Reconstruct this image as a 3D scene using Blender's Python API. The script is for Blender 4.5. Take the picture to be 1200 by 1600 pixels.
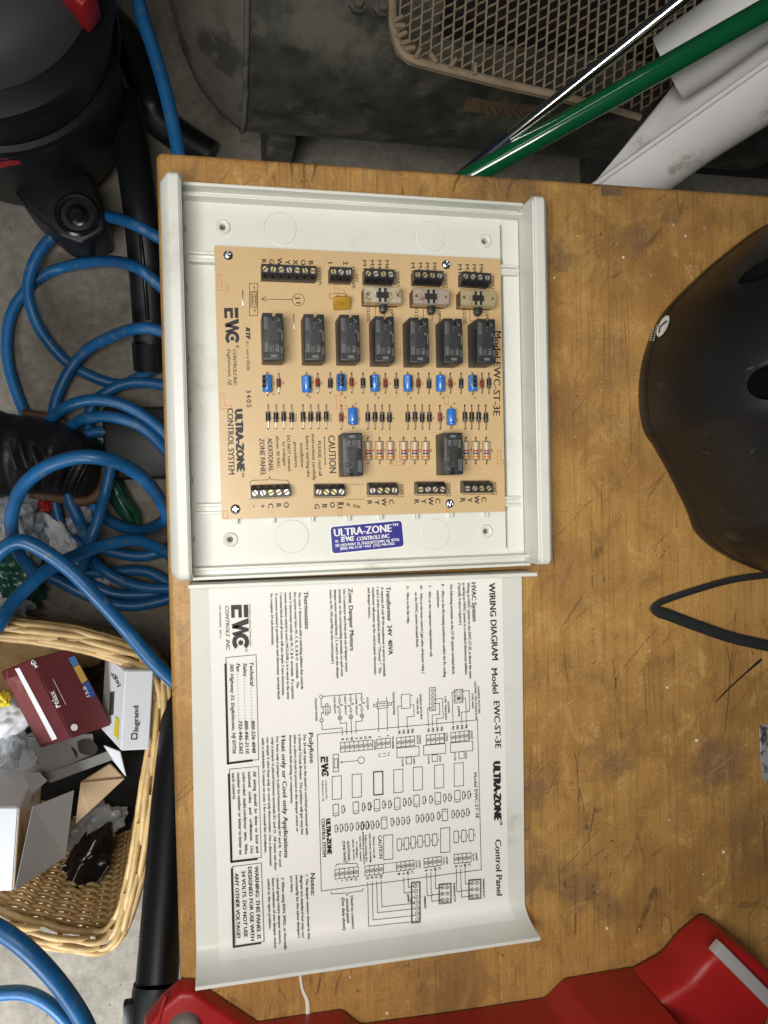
import bpy, bmesh, math, random
import numpy as np
from mathutils import Matrix, Vector, noise

random.seed(7)
for o in list(bpy.data.objects): bpy.data.objects.remove(o)
sc = bpy.context.scene
COL = sc.collection
R_ = math.radians

# ------------------------------------------------------------------ camera
T = 0.75                     # bench top height
CAMH = T + 0.51              # camera height above the floor
F, PP, NAD, ROLL = 1190.0, (600., 800.), (340., 780.), R_(1.3)
_d = np.array([NAD[0]-PP[0], -(NAD[1]-PP[1]), -F]); _d /= np.linalg.norm(_d)
_Z = -_d
_X = np.array([math.cos(ROLL), math.sin(ROLL), 0.]); _X -= _Z*(_X@_Z); _X /= np.linalg.norm(_X)
_Y = np.cross(_Z, _X)
RC = np.stack([_X, _Y, _Z], 1)          # world -> camera
cd = bpy.data.cameras.new('camera'); cam = bpy.data.objects.new('camera', cd); COL.objects.link(cam)
cd.sensor_fit = 'VERTICAL'; cd.sensor_height = 36; cd.lens = F/1600*36
cd.clip_start = 0.02; cd.clip_end = 60
M4 = Matrix([list(RC.T[i]) + [0] for i in range(3)] + [[0, 0, 0, 1]])
cam.matrix_world = Matrix.Translation((0, 0, CAMH)) @ M4
sc.camera = cam

def UA(p, z):
    """photo positions (n,2) -> world points on the height(s) z"""
    p = np.atleast_2d(np.asarray(p, float))
    r = np.stack([p[:, 0]-PP[0], -(p[:, 1]-PP[1]), -F*np.ones(len(p))], 1)
    w = r @ RC
    t = (z-CAMH)/w[:, 2]
    return np.stack([w[:, 0]*t, w[:, 1]*t, np.broadcast_to(z, t.shape)], 1)
def U(px, py, z): return Vector(UA([(px, py)], z)[0])

# ------------------------------------------------------------------ world, lamps, exposure
wd = bpy.data.worlds.new('World'); sc.world = wd; wd.use_nodes = True
wd.node_tree.nodes['Background'].inputs[0].default_value = (0.80, 0.90, 1.0, 1)
wd.node_tree.nodes['Background'].inputs[1].default_value = 0.022
def area(name, loc, aim, size, sy, energy, col, spread=180):
    l = bpy.data.lights.new(name, 'AREA'); l.shape = 'RECTANGLE'; l.size = size; l.size_y = sy
    l.energy = energy; l.color = col; l.spread = R_(spread)
    o = bpy.data.objects.new(name, l); COL.objects.link(o)
    o.matrix_world = Matrix.Translation(loc) @ (Vector(aim)-Vector(loc)).to_track_quat('-Z', 'Y').to_matrix().to_4x4()
    return o
area('work_lamp', (-0.16, -0.04, 1.53), (0.16, 0.0, T), 0.24, 0.42, 3.4, (1.0, 0.965, 0.905), 120)
area('ceiling_tube', (-0.72, 0.42, 2.4), (-0.66, 0.40, 0.0), 1.75, 0.05, 3.2, (0.97, 1.0, 0.98))
area('garage_door_daylight', (-0.90, -1.40, 1.10), (-0.36, -0.85, 0.0), 0.8, 0.8, 13, (0.92, 0.96, 1.0), 80)
sc.view_settings.view_transform = 'Standard'; sc.view_settings.look = 'None'
sc.view_settings.exposure = 0.0; sc.view_settings.gamma = 1
sc.render.engine = 'CYCLES'
sc.cycles.max_bounces = 8

# ------------------------------------------------------------------ helpers
WM = {}
def link(o, parent=None, m=None):
    COL.objects.link(o)
    m = m or Matrix()
    WM[o.name] = m
    o.matrix_basis = m
    if parent is not None:
        o.parent = parent; o.matrix_parent_inverse = WM[parent.name].inverted()
    return o
def tag(o, label=None, cat=None, group=None, kind=None):
    if label: o['label'] = label
    if cat: o['category'] = cat
    if group: o['group'] = group
    if kind: o['kind'] = kind
    return o
def thing(name, loc, label, cat, group=None):
    o = bpy.data.objects.new(name, None); o.empty_display_size = .02
    link(o, None, Matrix.Translation(loc))
    return tag(o, label, cat, group)
def mesh(name, v, f, mat=None, smooth=False):
    me = bpy.data.meshes.new(name); me.from_pydata([tuple(map(float, a)) for a in v], [], f); me.update()
    if mat: me.materials.append(mat)
    if smooth: me.polygons.foreach_set('use_smooth', [True]*len(me.polygons))
    return me
def ob(name, me, parent=None, m=None): return link(bpy.data.objects.new(name, me), parent, m)
def bmesh_me(name, bm, mat=None, smooth=False, ang=None):
    me = bpy.data.meshes.new(name)
    bmesh.ops.recalc_face_normals(bm, faces=bm.faces)
    bm.to_mesh(me); bm.free()
    if mat: me.materials.append(mat)
    if smooth or ang:
        me.polygons.foreach_set('use_smooth', [True]*len(me.polygons))
        if ang: me.set_sharp_from_angle(angle=R_(ang))
    return me
def bm_box(bm, x0, x1, y0, y1, z0, z1):
    vs = [bm.verts.new((x, y, z)) for z in (z0, z1) for y in (y0, y1) for x in (x0, x1)]
    for f in ((0, 2, 3, 1), (4, 5, 7, 6), (0, 1, 5, 4), (2, 6, 7, 3), (0, 4, 6, 2), (1, 3, 7, 5)):
        bm.faces.new([vs[i] for i in f])
    return vs
def rbox(x0, x1, y0, y1, z0, z1, bev=0, seg=2, mat=None, name='box'):
    bm = bmesh.new(); bm_box(bm, x0, x1, y0, y1, z0, z1)
    if bev: bmesh.ops.bevel(bm, geom=bm.edges[:], offset=bev, segments=seg, affect='EDGES', profile=.5)
    return bmesh_me(name, bm, mat, ang=40 if bev else None)
def prism(pts, z0, z1, bev=0, seg=2, mat=None, name='prism', only_top=False, ang=35):
    """polygon outline (x,y) extruded from z0 to z1"""
    bm = bmesh.new()
    lo = [bm.verts.new((p[0], p[1], z0)) for p in pts]; hi = [bm.verts.new((p[0], p[1], z1)) for p in pts]
    bm.faces.new(lo[::-1]); tf = bm.faces.new(hi); n = len(pts)
    for i in range(n): bm.faces.new((lo[i], lo[(i+1) % n], hi[(i+1) % n], hi[i]))
    bmesh.ops.recalc_face_normals(bm, faces=bm.faces)
    if bev:
        ed = list(tf.edges) if only_top else bm.edges[:]
        bmesh.ops.bevel(bm, geom=ed, offset=bev, segments=seg, affect='EDGES', profile=.5)
    return bmesh_me(name, bm, mat, ang=ang)
def extrude_profile(pts, a0, a1, axis='X', bev=0, mat=None, name='profile', seg=2):
    """profile (u,z) run along an axis: X -> (a,u,z), Y -> (u,a,z)"""
    bm = bmesh.new()
    mk = (lambda a, p: (a, p[0], p[1])) if axis == 'X' else (lambda a, p: (p[0], a, p[1]))
    A = [bm.verts.new(mk(a0, p)) for p in pts]; B = [bm.verts.new(mk(a1, p)) for p in pts]
    n = len(pts); bm.faces.new(A); bm.faces.new(B[::-1])
    for i in range(n): bm.faces.new((A[i], B[i], B[(i+1) % n], A[(i+1) % n]))
    bmesh.ops.recalc_face_normals(bm, faces=bm.faces)
    if bev: bmesh.ops.bevel(bm, geom=bm.edges[:], offset=bev, segments=seg, affect='EDGES', profile=.5)
    return bmesh_me(name, bm, mat, ang=40)
def lathe(prof, n=32, mat=None, name='lathe', m=None, ang=40, cap=True):
    """profile (r,z) turned about Z"""
    bm = bmesh.new(); rings = []
    for r, z in prof:
        if r < 1e-7: rings.append([bm.verts.new((0, 0, z))])
        else: rings.append([bm.verts.new((r*math.cos(2*math.pi*i/n), r*math.sin(2*math.pi*i/n), z)) for i in range(n)])
    for a, b in zip(rings, rings[1:]):
        for i in range(n):
            j = (i+1) % n
            if len(a) == 1 and len(b) == 1: continue
            if len(a) == 1: bm.faces.new((a[0], b[i], b[j]))
            elif len(b) == 1: bm.faces.new((a[i], b[0], a[j]))
            else: bm.faces.new((a[i], a[j], b[j], b[i]))
    if cap:
        for rg in (rings[0], rings[-1]):
            if len(rg) > 1: bm.faces.new(rg)
    if m is not None: bmesh.ops.transform(bm, matrix=m, verts=bm.verts)
    return bmesh_me(name, bm, mat, ang=ang)
def spline(pts, n=8, closed=False):
    """Catmull-Rom through points"""
    P = [Vector(p) for p in pts]; out = []; k = len(P)
    for i in range(k if closed else k-1):
        g = lambda j: P[j % k] if closed else P[max(0, min(k-1, j))]
        a, b, c, d = g(i-1), g(i), g(i+1), g(i+2)
        for s in range(n):
            t = s/n
            out.append(.5*((2*b) + (c-a)*t + (2*a-5*b+4*c-d)*t*t + (3*b-a-3*c+d)*t**3))
    if not closed: out.append(P[-1])
    return out
def tube_into(V, Fc, pts, r, n=8, caps=True, closed=False, flat=None):
    """append a tube along pts; r number or list; flat=(rx,rz) gives an elliptic section"""
    k = len(pts); base = len(V); up0 = None
    for i, p in enumerate(pts):
        a = pts[(i-1) % k] if closed else pts[max(0, i-1)]; b = pts[(i+1) % k] if closed else pts[min(k-1, i+1)]
        t = (Vector(b)-Vector(a)).normalized()
        ref = Vector((0, 0, 1)) if abs(t.z) < .95 else Vector((1, 0, 0))
        s = t.cross(ref).normalized()
        if up0 is not None and s.dot(up0) < 0: s = -s
        up0 = s
        q = s.cross(t).normalized()
        rr = r[i] if hasattr(r, '__len__') else r
        fx, fz = flat or (1, 1)
        for j in range(n):
            an = 2*math.pi*j/n
            V.append(Vector(p) + s*math.cos(an)*rr*fx + q*math.sin(an)*rr*fz)
    for i in range(k if closed else k-1):
        for j in range(n):
            a0 = base+i*n; b0 = base+((i+1) % k)*n
            Fc.append((a0+j, a0+(j+1) % n, b0+(j+1) % n, b0+j))
    if caps and not closed:
        Fc.append(tuple(base+j for j in range(n))[::-1]); Fc.append(tuple(base+(k-1)*n+j for j in range(n)))
def tube(name, pts, r, mat, n=8, closed=False, flat=None):
    V, Fc = [], []; tube_into(V, Fc, pts, r, n, True, closed, flat)
    me = mesh(name, V, Fc, mat, True); me.set_sharp_from_angle(angle=R_(50)); return me
def boolean(me, cutters, op='DIFFERENCE'):
    """cut meshes (already in the same space) out of a mesh"""
    a = bpy.data.objects.new('a', me); COL.objects.link(a); tmp = [a]
    for c in cutters:
        b = bpy.data.objects.new('b', c); COL.objects.link(b); tmp.append(b)
        md = a.modifiers.new('m', 'BOOLEAN'); md.operation = op; md.object = b; md.solver = 'EXACT'
    dg = bpy.context.evaluated_depsgraph_get(); dg.update()
    r = bpy.data.meshes.new_from_object(a.evaluated_get(dg))
    for t in tmp: bpy.data.objects.remove(t)
    return r
def joinme(meshes):
    bm = bmesh.new()
    for m in meshes: bm.from_mesh(m)
    return bmesh_me('joined', bm)
def cyl(r, z0, z1, x=0, y=0, n=20): return lathe([(r, z0), (r, z1)], n, m=Matrix.Translation((x, y, 0)))

# ------------------------------------------------------------------ materials
def nd(nt, t, **k):
    n = nt.nodes.new(t)
    for a, b in k.items():
        if a == 'ins':
            for s, v in b.items(): n.inputs[s].default_value = v
        else: setattr(n, a, b)
    return n
def c4(c): return (c[0], c[1], c[2], 1)
def mat(name, col, rough=.5, metal=0, bump=None, var=None, spec=.5, rvar=0, coat=0, trans=0, alpha=1, dirt=None):
    """bump=(scale,strength); var=(scale,amount); dirt=(colour,scale,low,high)"""
    m = bpy.data.materials.new(name); m.use_nodes = True; nt = m.node_tree
    b = nt.nodes['Principled BSDF']; L = nt.links.new
    b.inputs['Base Color'].default_value = c4(col); b.inputs['Roughness'].default_value = rough
    b.inputs['Metallic'].default_value = metal; b.inputs['Specular IOR Level'].default_value = spec
    b.inputs['Coat Weight'].default_value = coat; b.inputs['Transmission Weight'].default_value = trans
    b.inputs['Alpha'].default_value = alpha
    tc = nd(nt, 'ShaderNodeTexCoord')
    out = None
    if var:
        n = nd(nt, 'ShaderNodeTexNoise', ins={'Scale': var[0], 'Detail': 5, 'Roughness': .6}); L(tc.outputs['Object'], n.inputs['Vector'])
        mr = nd(nt, 'ShaderNodeMapRange', ins={'From Min': .3, 'From Max': .7, 'To Min': 1-var[1], 'To Max': 1+var[1]}); L(n.outputs['Fac'], mr.inputs['Value'])
        mx = nd(nt, 'ShaderNodeVectorMath', operation='SCALE'); mx.inputs[0].default_value = col; L(mr.outputs[0], mx.inputs['Scale'])
        out = mx.outputs[0]
        if rvar:
            m2 = nd(nt, 'ShaderNodeMapRange', ins={'From Min': .3, 'From Max': .7, 'To Min': rough-rvar, 'To Max': rough+rvar}); L(n.outputs['Fac'], m2.inputs['Value']); L(m2.outputs[0], b.inputs['Roughness'])
    if dirt:
        n = nd(nt, 'ShaderNodeTexNoise', ins={'Scale': dirt[1], 'Detail': 7, 'Roughness': .65}); L(tc.outputs['Object'], n.inputs['Vector'])
        mr = nd(nt, 'ShaderNodeMapRange', interpolation_type='SMOOTHSTEP', ins={'From Min': dirt[2], 'From Max': dirt[3]}); L(n.outputs['Fac'], mr.inputs['Value'])
        mx = nd(nt, 'ShaderNodeMix', data_type='RGBA'); L(mr.outputs[0], mx.inputs[0])
        if out: L(out, mx.inputs[6])
        else: mx.inputs[6].default_value = c4(col)
        mx.inputs[7].default_value = c4(dirt[0]); out = mx.outputs[2]
    if out: L(out, b.inputs['Base Color'])
    if bump:
        n = nd(nt, 'ShaderNodeTexNoise', ins={'Scale': bump[0], 'Detail': 4}); L(tc.outputs['Object'], n.inputs['Vector'])
        bp = nd(nt, 'ShaderNodeBump', ins={'Strength': bump[1], 'Distance': .001}); L(n.outputs['Fac'], bp.inputs['Height']); L(bp.outputs[0], b.inputs['Normal'])
    return m

def wood_material():
    m = bpy.data.materials.new('worn_maple'); m.use_nodes = True; nt = m.node_tree; L = nt.links.new
    b = nt.nodes['Principled BSDF']
    tc = nd(nt, 'ShaderNodeTexCoord'); oi = nd(nt, 'ShaderNodeObjectInfo')
    def noise_(scale, det=5, rough=.6, stretch=None, dist=0):
        n = nd(nt, 'ShaderNodeTexNoise', ins={'Scale': scale, 'Detail': det, 'Roughness': rough, 'Distortion': dist})
        if stretch:
            mp = nd(nt, 'ShaderNodeMapping'); mp.inputs['Scale'].default_value = stretch
            L(tc.outputs['Object'], mp.inputs['Vector']); L(mp.outputs[0], n.inputs['Vector'])
        else: L(tc.outputs['Object'], n.inputs['Vector'])
        return n.outputs['Fac']
    def rng(v, a, c, lo=0., hi=1.):
        r = nd(nt, 'ShaderNodeMapRange', interpolation_type='SMOOTHSTEP', ins={'From Min': a, 'From Max': c, 'To Min': lo, 'To Max': hi}); L(v, r.inputs['Value']); return r.outputs[0]
    def mix(f, a, c):
        x = nd(nt, 'ShaderNodeMix', data_type='RGBA')
        if hasattr(f, 'node'): L(f, x.inputs[0])
        else: x.inputs[0].default_value = f
        for s, i in ((a, 6), (c, 7)):
            if hasattr(s, 'node'): L(s, x.inputs[i])
            else: x.inputs[i].default_value = c4(s)
        return x.outputs[2]
    def mul(a, c):
        x = nd(nt, 'ShaderNodeMath', operation='MULTIPLY')
        for i, s in enumerate((a, c)):
            if hasattr(s, 'node'): L(s, x.inputs[i])
            else: x.inputs[i].default_value = s
        return x.outputs[0]
    def add(a, c):
        x = nd(nt, 'ShaderNodeMath', operation='ADD', use_clamp=True)
        for i, s in enumerate((a, c)):
            if hasattr(s, 'node'): L(s, x.inputs[i])
            else: x.inputs[i].default_value = s
        return x.outputs[0]
    def combine(v):
        sx = nd(nt, 'ShaderNodeVectorMath', operation='ADD'); L(tc.outputs['Object'], sx.inputs[0]); L(v, sx.inputs[1]); return sx.outputs[0]
    big = noise_(9, 6, .62)
    mid = noise_(34, 6, .68, (1.15, .8, 1), .6)
    col = mix(rng(big, .34, .66), (.315, .162, .046), (.475, .265, .080))
    col = mix(mul(rng(mid, .50, .68), .72), col, (.57, .345, .115))
    col = mix(mul(rng(mid, .47, .30), .55), col, (.205, .108, .044))
    grain = noise_(1.0, 7, .7, (330, 12, 20))
    col = mix(mul(rng(grain, .44, .70), .50), col, (.20, .10, .036))
    # per-plank tone
    pl = nd(nt, 'ShaderNodeMapRange', ins={'To Min': .92, 'To Max': 1.07}); L(oi.outputs['Random'], pl.inputs['Value'])
    vm = nd(nt, 'ShaderNodeVectorMath', operation='SCALE'); L(col, vm.inputs[0]); L(pl.outputs[0], vm.inputs['Scale']); col = vm.outputs[0]
    # grey grime
    grime = mul(rng(noise_(13, 8, .66, None, .4), .50, .70), rng(noise_(4.2, 3), .40, .62))
    col = mix(mul(grime, .70), col, (.135, .085, .052))
    # stains with their own places
    warp = nd(nt, 'ShaderNodeTexNoise', ins={'Scale': 38, 'Detail': 5, 'Roughness': .65}); L(tc.outputs['Object'], warp.inputs['Vector'])
    ws = nd(nt, 'ShaderNodeVectorMath', operation='MULTIPLY_ADD'); L(warp.outputs['Color'], ws.inputs[0])
    ws.inputs[1].default_value = (.05, .05, 0); ws.inputs[2].default_value = (-.025, -.025, 0)
    pos = combine(ws.outputs[0])
    tot = None
    for (px, py, r, s) in ((965, 1195, 24, .62), (925, 1172, 20, .5), (1120, 1190, 42, .75), (1160, 1270, 40, .35), (908, 1290, 10, .9), (905, 1390, 34, .7), (950, 1412, 26, .5),
                           (835, 1240, 30, .45), (1000, 372, 22, .5), (1050, 330, 22, .55), (880, 410, 24, .55), (1085, 300, 26, .3), (615, 272, 10, .8), (300, 262, 12, .5), (870, 640, 40, .3), (700, 1540, 60, .4)):
        p = U(px, py, T); q = U(px+r, py, T); rad = (q-p).length
        ds = nd(nt, 'ShaderNodeVectorMath', operation='DISTANCE'); L(pos, ds.inputs[0]); ds.inputs[1].default_value = p
        k = rng(ds.outputs['Value'], rad*.45, rad*1.3, s*.82, 0.)
        if tot is None: tot = k
        else:
            x = nd(nt, 'ShaderNodeMath', operation='MAXIMUM'); L(tot, x.inputs[0]); L(k, x.inputs[1]); tot = x.outputs[0]
    sp = rng(noise_(160, 6, .7), .33, .62, .55, 1.)
    col = mix(mul(tot, sp), col, (.105, .072, .058))
    # dents and specks
    for sc_, th, cc, amt, seed in ((95, .115, (.06, .035, .02), .85, 0), (52, .075, (.05, .033, .022), .8, 3.3), (210, .10, (.10, .055, .025), .7, 7.7)):
        vo = nd(nt, 'ShaderNodeTexVoronoi', ins={'Scale': sc_, 'Randomness': 1})
        mp = nd(nt, 'ShaderNodeMapping'); mp.inputs['Location'].default_value = (seed, seed, 0); mp.inputs['Scale'].default_value = (1, .62, .05)
        L(pos, mp.inputs['Vector']); L(mp.outputs[0], vo.inputs['Vector'])
        spot = rng(vo.outputs['Distance'], th*.55, th, 1., 0.)
        pick = rng(noise_(21+seed, 3), .50, .60)
        col = mix(mul(mul(spot, pick), amt), col, cc)
    # scratches: thin dark and thin pale lines
    for ang, sc_, cc, amt, lo in ((42, 5, (.085, .05, .026), .50, .53), (35, 6, (.52, .34, .14), .42, .55), (91, 5, (.085, .048, .022), .65, .51), (118, 5.3, (.52, .34, .15), .35, .57), (88, 7.7, (.10, .055, .024), .5, .54)):
        rt = nd(nt, 'ShaderNodeMapping'); rt.inputs['Rotation'].default_value = (0, 0, R_(-ang)); rt.inputs['Location'].default_value = (ang*.1, ang*.03, 0)
        mp = nd(nt, 'ShaderNodeMapping'); mp.inputs['Scale'].default_value = (sc_*.5, sc_*4.5, 0); L(rt.outputs[0], mp.inputs['Vector'])
        w = nd(nt, 'ShaderNodeVectorMath', operation='MULTIPLY_ADD'); L(warp.outputs['Color'], w.inputs[0]); w.inputs[1].default_value = (.006, .006, 0); L(tc.outputs['Object'], w.inputs[2])
        L(w.outputs[0], rt.inputs['Vector'])
        vo = nd(nt, 'ShaderNodeTexVoronoi', feature='DISTANCE_TO_EDGE', ins={'Scale': 1}); L(mp.outputs[0], vo.inputs['Vector'])
        ln = rng(vo.outputs['Distance'], .003, .010, 1., 0.)
        pk = rng(noise_(17+ang*.1, 5), lo, lo+.09)
        col = mix(mul(mul(ln, pk), amt), col, cc)
    fine = noise_(520, 3, .6)
    f2 = nd(nt, 'ShaderNodeMapRange', ins={'From Min': .3, 'From Max': .7, 'To Min': .84, 'To Max': 1.14}); L(fine, f2.inputs['Value'])
    vm = nd(nt, 'ShaderNodeVectorMath', operation='SCALE'); L(col, vm.inputs[0]); L(f2.outputs[0], vm.inputs['Scale'])
    L(vm.outputs[0], b.inputs['Base Color'])
    L(rng(big, .3, .7, .55, .34), b.inputs['Roughness'])
    b.inputs['Specular IOR Level'].default_value = .35
    bp = nd(nt, 'ShaderNodeBump', ins={'Strength': .35, 'Distance': .0006}); L(add(mul(grain, .5), mul(fine, .5)), bp.inputs['Height']); L(bp.outputs[0], b.inputs['Normal'])
    return m

def concrete_material():
    m = bpy.data.materials.new('garage_concrete'); m.use_nodes = True; nt = m.node_tree; L = nt.links.new
    b = nt.nodes['Principled BSDF']; tc = nd(nt, 'ShaderNodeTexCoord')
    n1 = nd(nt, 'ShaderNodeTexNoise', ins={'Scale': 5, 'Detail': 8, 'Roughness': .66}); n2 = nd(nt, 'ShaderNodeTexNoise', ins={'Scale': 70, 'Detail': 6, 'Roughness': .7})
    for n in (n1, n2): L(tc.outputs['Object'], n.inputs['Vector'])
    cr = nd(nt, 'ShaderNodeValToRGB'); L(n1.outputs['Fac'], cr.inputs[0])
    e = cr.color_ramp.elements; e[0].position = .3; e[0].color = (.150, .130, .102, 1); e[1].position = .68; e[1].color = (.36, .325, .27, 1)
    mr = nd(nt, 'ShaderNodeMapRange', ins={'From Min': .3, 'From Max': .7, 'To Min': .72, 'To Max': 1.2}); L(n2.outputs['Fac'], mr.inputs['Value'])
    vm = nd(nt, 'ShaderNodeVectorMath', operation='SCALE'); L(cr.outputs[0], vm.inputs[0]); L(mr.outputs[0], vm.inputs['Scale'])
    vo = nd(nt, 'ShaderNodeTexVoronoi', ins={'Scale': 45}); L(tc.outputs['Object'], vo.inputs['Vector'])
    sp = nd(nt, 'ShaderNodeMapRange', interpolation_type='SMOOTHSTEP', ins={'From Min': .05, 'From Max': .10, 'To Min': .8, 'To Max': 0}); L(vo.outputs['Distance'], sp.inputs['Value'])
    mx = nd(nt, 'ShaderNodeMix', data_type='RGBA'); L(sp.outputs[0], mx.inputs[0]); L(vm.outputs[0], mx.inputs[6]); mx.inputs[7].default_value = (.09, .075, .06, 1)
    L(mx.outputs[2], b.inputs['Base Color']); b.inputs['Roughness'].default_value = .85
    bp = nd(nt, 'ShaderNodeBump', ins={'Strength': .4, 'Distance': .002}); L(n2.outputs['Fac'], bp.inputs['Height']); L(bp.outputs[0], b.inputs['Normal'])
    return m

def helmet_material():
    m = bpy.data.materials.new('matt_black_shell'); m.use_nodes = True; nt = m.node_tree; L = nt.links.new
    b = nt.nodes['Principled BSDF']; tc = nd(nt, 'ShaderNodeTexCoord')
    def ns(scale, det, st=None, rough=.6):
        n = nd(nt, 'ShaderNodeTexNoise', ins={'Scale': scale, 'Detail': det, 'Roughness': rough})
        if st:
            mp = nd(nt, 'ShaderNodeMapping'); mp.inputs['Scale'].default_value = st; mp.inputs['Rotation'].default_value = (0, 0, .5)
            L(tc.outputs['Object'], mp.inputs['Vector']); L(mp.outputs[0], n.inputs['Vector'])
        else: L(tc.outputs['Object'], n.inputs['Vector'])
        return n.outputs['Fac']
    def rg(v, a, c, hi=1.):
        r = nd(nt, 'ShaderNodeMapRange', interpolation_type='SMOOTHSTEP', ins={'From Min': a, 'From Max': c, 'To Max': hi}); L(v, r.inputs['Value']); return r.outputs[0]
    def op(a, c, o='MULTIPLY'):
        x = nd(nt, 'ShaderNodeMath', operation=o, use_clamp=True); L(a, x.inputs[0]); L(c, x.inputs[1]); return x.outputs[0]
    dust = op(rg(ns(5.5, 3), .50, .66), rg(ns(420, 3), .52, .72))          # speckled dust in patches
    smear = op(rg(ns(9, 4), .52, .68), rg(ns(1, 5, (30, 190, 60)), .50, .72, .6))   # wiped smears
    vo = nd(nt, 'ShaderNodeTexVoronoi', feature='DISTANCE_TO_EDGE', ins={'Scale': 1}); mp = nd(nt, 'ShaderNodeMapping'); mp.inputs['Scale'].default_value = (9, 40, 30)
    L(tc.outputs['Object'], mp.inputs['Vector']); L(mp.outputs[0], vo.inputs['Vector'])
    ln = nd(nt, 'ShaderNodeMapRange', ins={'From Min': .004, 'From Max': .014, 'To Min': 1., 'To Max': 0.}); L(vo.outputs['Distance'], ln.inputs['Value'])
    scr = op(ln.outputs[0], rg(ns(26, 4), .60, .66, .7))
    tot = op(op(dust, smear, 'ADD'), scr, 'ADD')
    mx = nd(nt, 'ShaderNodeMix', data_type='RGBA'); L(tot, mx.inputs[0]); mx.inputs[6].default_value = (.0080, .0080, .0085, 1); mx.inputs[7].default_value = (.085, .080, .074, 1)
    L(mx.outputs[2], b.inputs['Base Color']); b.inputs['Roughness'].default_value = .40
    n = nd(nt, 'ShaderNodeTexNoise', ins={'Scale': 1500, 'Detail': 3}); L(tc.outputs['Object'], n.inputs['Vector'])
    bp = nd(nt, 'ShaderNodeBump', ins={'Strength': .12, 'Distance': .001}); L(n.outputs['Fac'], bp.inputs['Height']); L(bp.outputs[0], b.inputs['Normal'])
    return m

M = {}
M['wood'] = wood_material()
M['concrete'] = concrete_material()
M['abs'] = mat('ivory_plastic', (.70, .71, .655), .42, bump=(900, .12), var=(14, .035), dirt=((.44, .41, .33), 15, .55, .80))
M['absdark'] = mat('ivory_plastic_seam', (.22, .22, .19), .6)
M['hole'] = mat('dark_hole', (.03, .02, .015), .9)
M['pcb'] = mat('tan_laminate', (.60, .425, .222), .36, var=(7, .05), bump=(260, .05), dirt=((.53, .355, .17), 11, .55, .78))
M['pcbedge'] = mat('laminate_edge', (.34, .21, .09), .7)
M['ink'] = mat('black_ink', (.016, .014, .013), .55)
M['inksoft'] = mat('thin_black_ink', (.05, .042, .03), .6)
M['redink'] = mat('red_ink', (.60, .17, .07), .6)
M['white'] = mat('white_ink', (.80, .80, .80), .5)
M['relay'] = mat('relay_plastic', (.026, .0275, .030), .46, bump=(1500, .12), var=(60, .12))
M['relayprint'] = mat('relay_grey_print', (.16, .165, .17), .6)
M['terminal'] = mat('terminal_plastic', (.026, .026, .028), .38, bump=(1200, .1), var=(90, .2))
M['gold'] = mat('yellow_plated_steel', (.62, .55, .30), .45, .75, bump=(700, .15), var=(220, .15))
M['silver'] = mat('bright_plated_steel', (.66, .65, .60), .42, .75, bump=(700, .12))
M['pinkm'] = mat('pinkish_plated_steel', (.64, .52, .42), .45, .75, bump=(700, .15))
M['zinc'] = mat('zinc_screw', (.70, .74, .78), .24, 1)
M['plate_a'] = mat('brass_plate', (.72, .64, .46), .42, .7, bump=(260, .15), dirt=((.40, .27, .14), 190, .48, .66))
M['plate_b'] = mat('tarnished_plate', (.68, .55, .44), .42, .7, bump=(260, .15), dirt=((.34, .20, .15), 130, .45, .68))
M['plate_c'] = mat('gold_plate', (.74, .63, .36), .42, .7, bump=(260, .15), dirt=((.45, .29, .12), 140, .50, .72))
M['bakelite'] = mat('brown_bakelite', (.13, .075, .035), .5)
M['blue'] = mat('blue_sleeve', (.030, .175, .56), .28, var=(300, .1), coat=.3)
M['blackgloss'] = mat('black_sleeve_print', (.012, .013, .02), .3)
M['capprint'] = mat('pale_sleeve_print', (.30, .42, .60), .4)
M['lead'] = mat('tinned_wire', (.62, .60, .54), .33, 1)
M['diode'] = mat('diode_black', (.017, .017, .018), .35)
M['zener'] = mat('zener_red_glass', (.22, .025, .015), .2, coat=.4)
M['resistor'] = mat('resistor_beige', (.60, .47, .33), .42)
M['bandred'] = mat('band_red', (.42, .03, .02), .4)
M['bandviolet'] = mat('band_violet', (.055, .03, .10), .4)
M['bandorange'] = mat('band_orange', (.62, .23, .03), .4)
M['bandgrey'] = mat('band_pale', (.55, .50, .50), .4)
M['poly'] = mat('polyfuse_yellow', (.46, .25, .025), .38, var=(150, .12))
M['label'] = mat('blue_label', (.033, .030, .25), .32)
M['labeledge'] = mat('label_white', (.80, .80, .80), .4)
M['paper'] = mat('diagram_paper', (.80, .775, .745), .7, bump=(60, .18), var=(9, .02))
M['helmet'] = helmet_material()
M['foam'] = mat('black_foam', (.004, .004, .004), 1, spec=0)
M['strap'] = mat('black_webbing', (.010, .010, .011), .7, bump=(900, .6))
M['red'] = mat('red_plastic', (.36, .011, .011), .42, bump=(1300, .2), var=(40, .06), dirt=((.42, .05, .045), 60, .62, .85))
M['steelbar'] = mat('brushed_steel_bar', (.52, .50, .49), .42, .35, bump=(300, .1))
M['greyknob'] = mat('grey_knob', (.20, .18, .17), .5, bump=(200, .3))
M['hose'] = mat('blue_rubber_hose', (.010, .120, .315), .42, var=(14, .22), bump=(120, .25), rvar=.08, dirt=((.11, .17, .21), 60, .55, .72))
M['vac'] = mat('black_vac_plastic', (.0065, .007, .0078), .42, bump=(500, .15), var=(12, .2))
M['vaclid'] = mat('dark_grey_lid', (.052, .052, .056), .55, bump=(400, .2))
M['vacgloss'] = mat('gloss_black_plastic', (.008, .008, .009), .22)
M['redlatch'] = mat('red_latch', (.45, .015, .02), .4)
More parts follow.
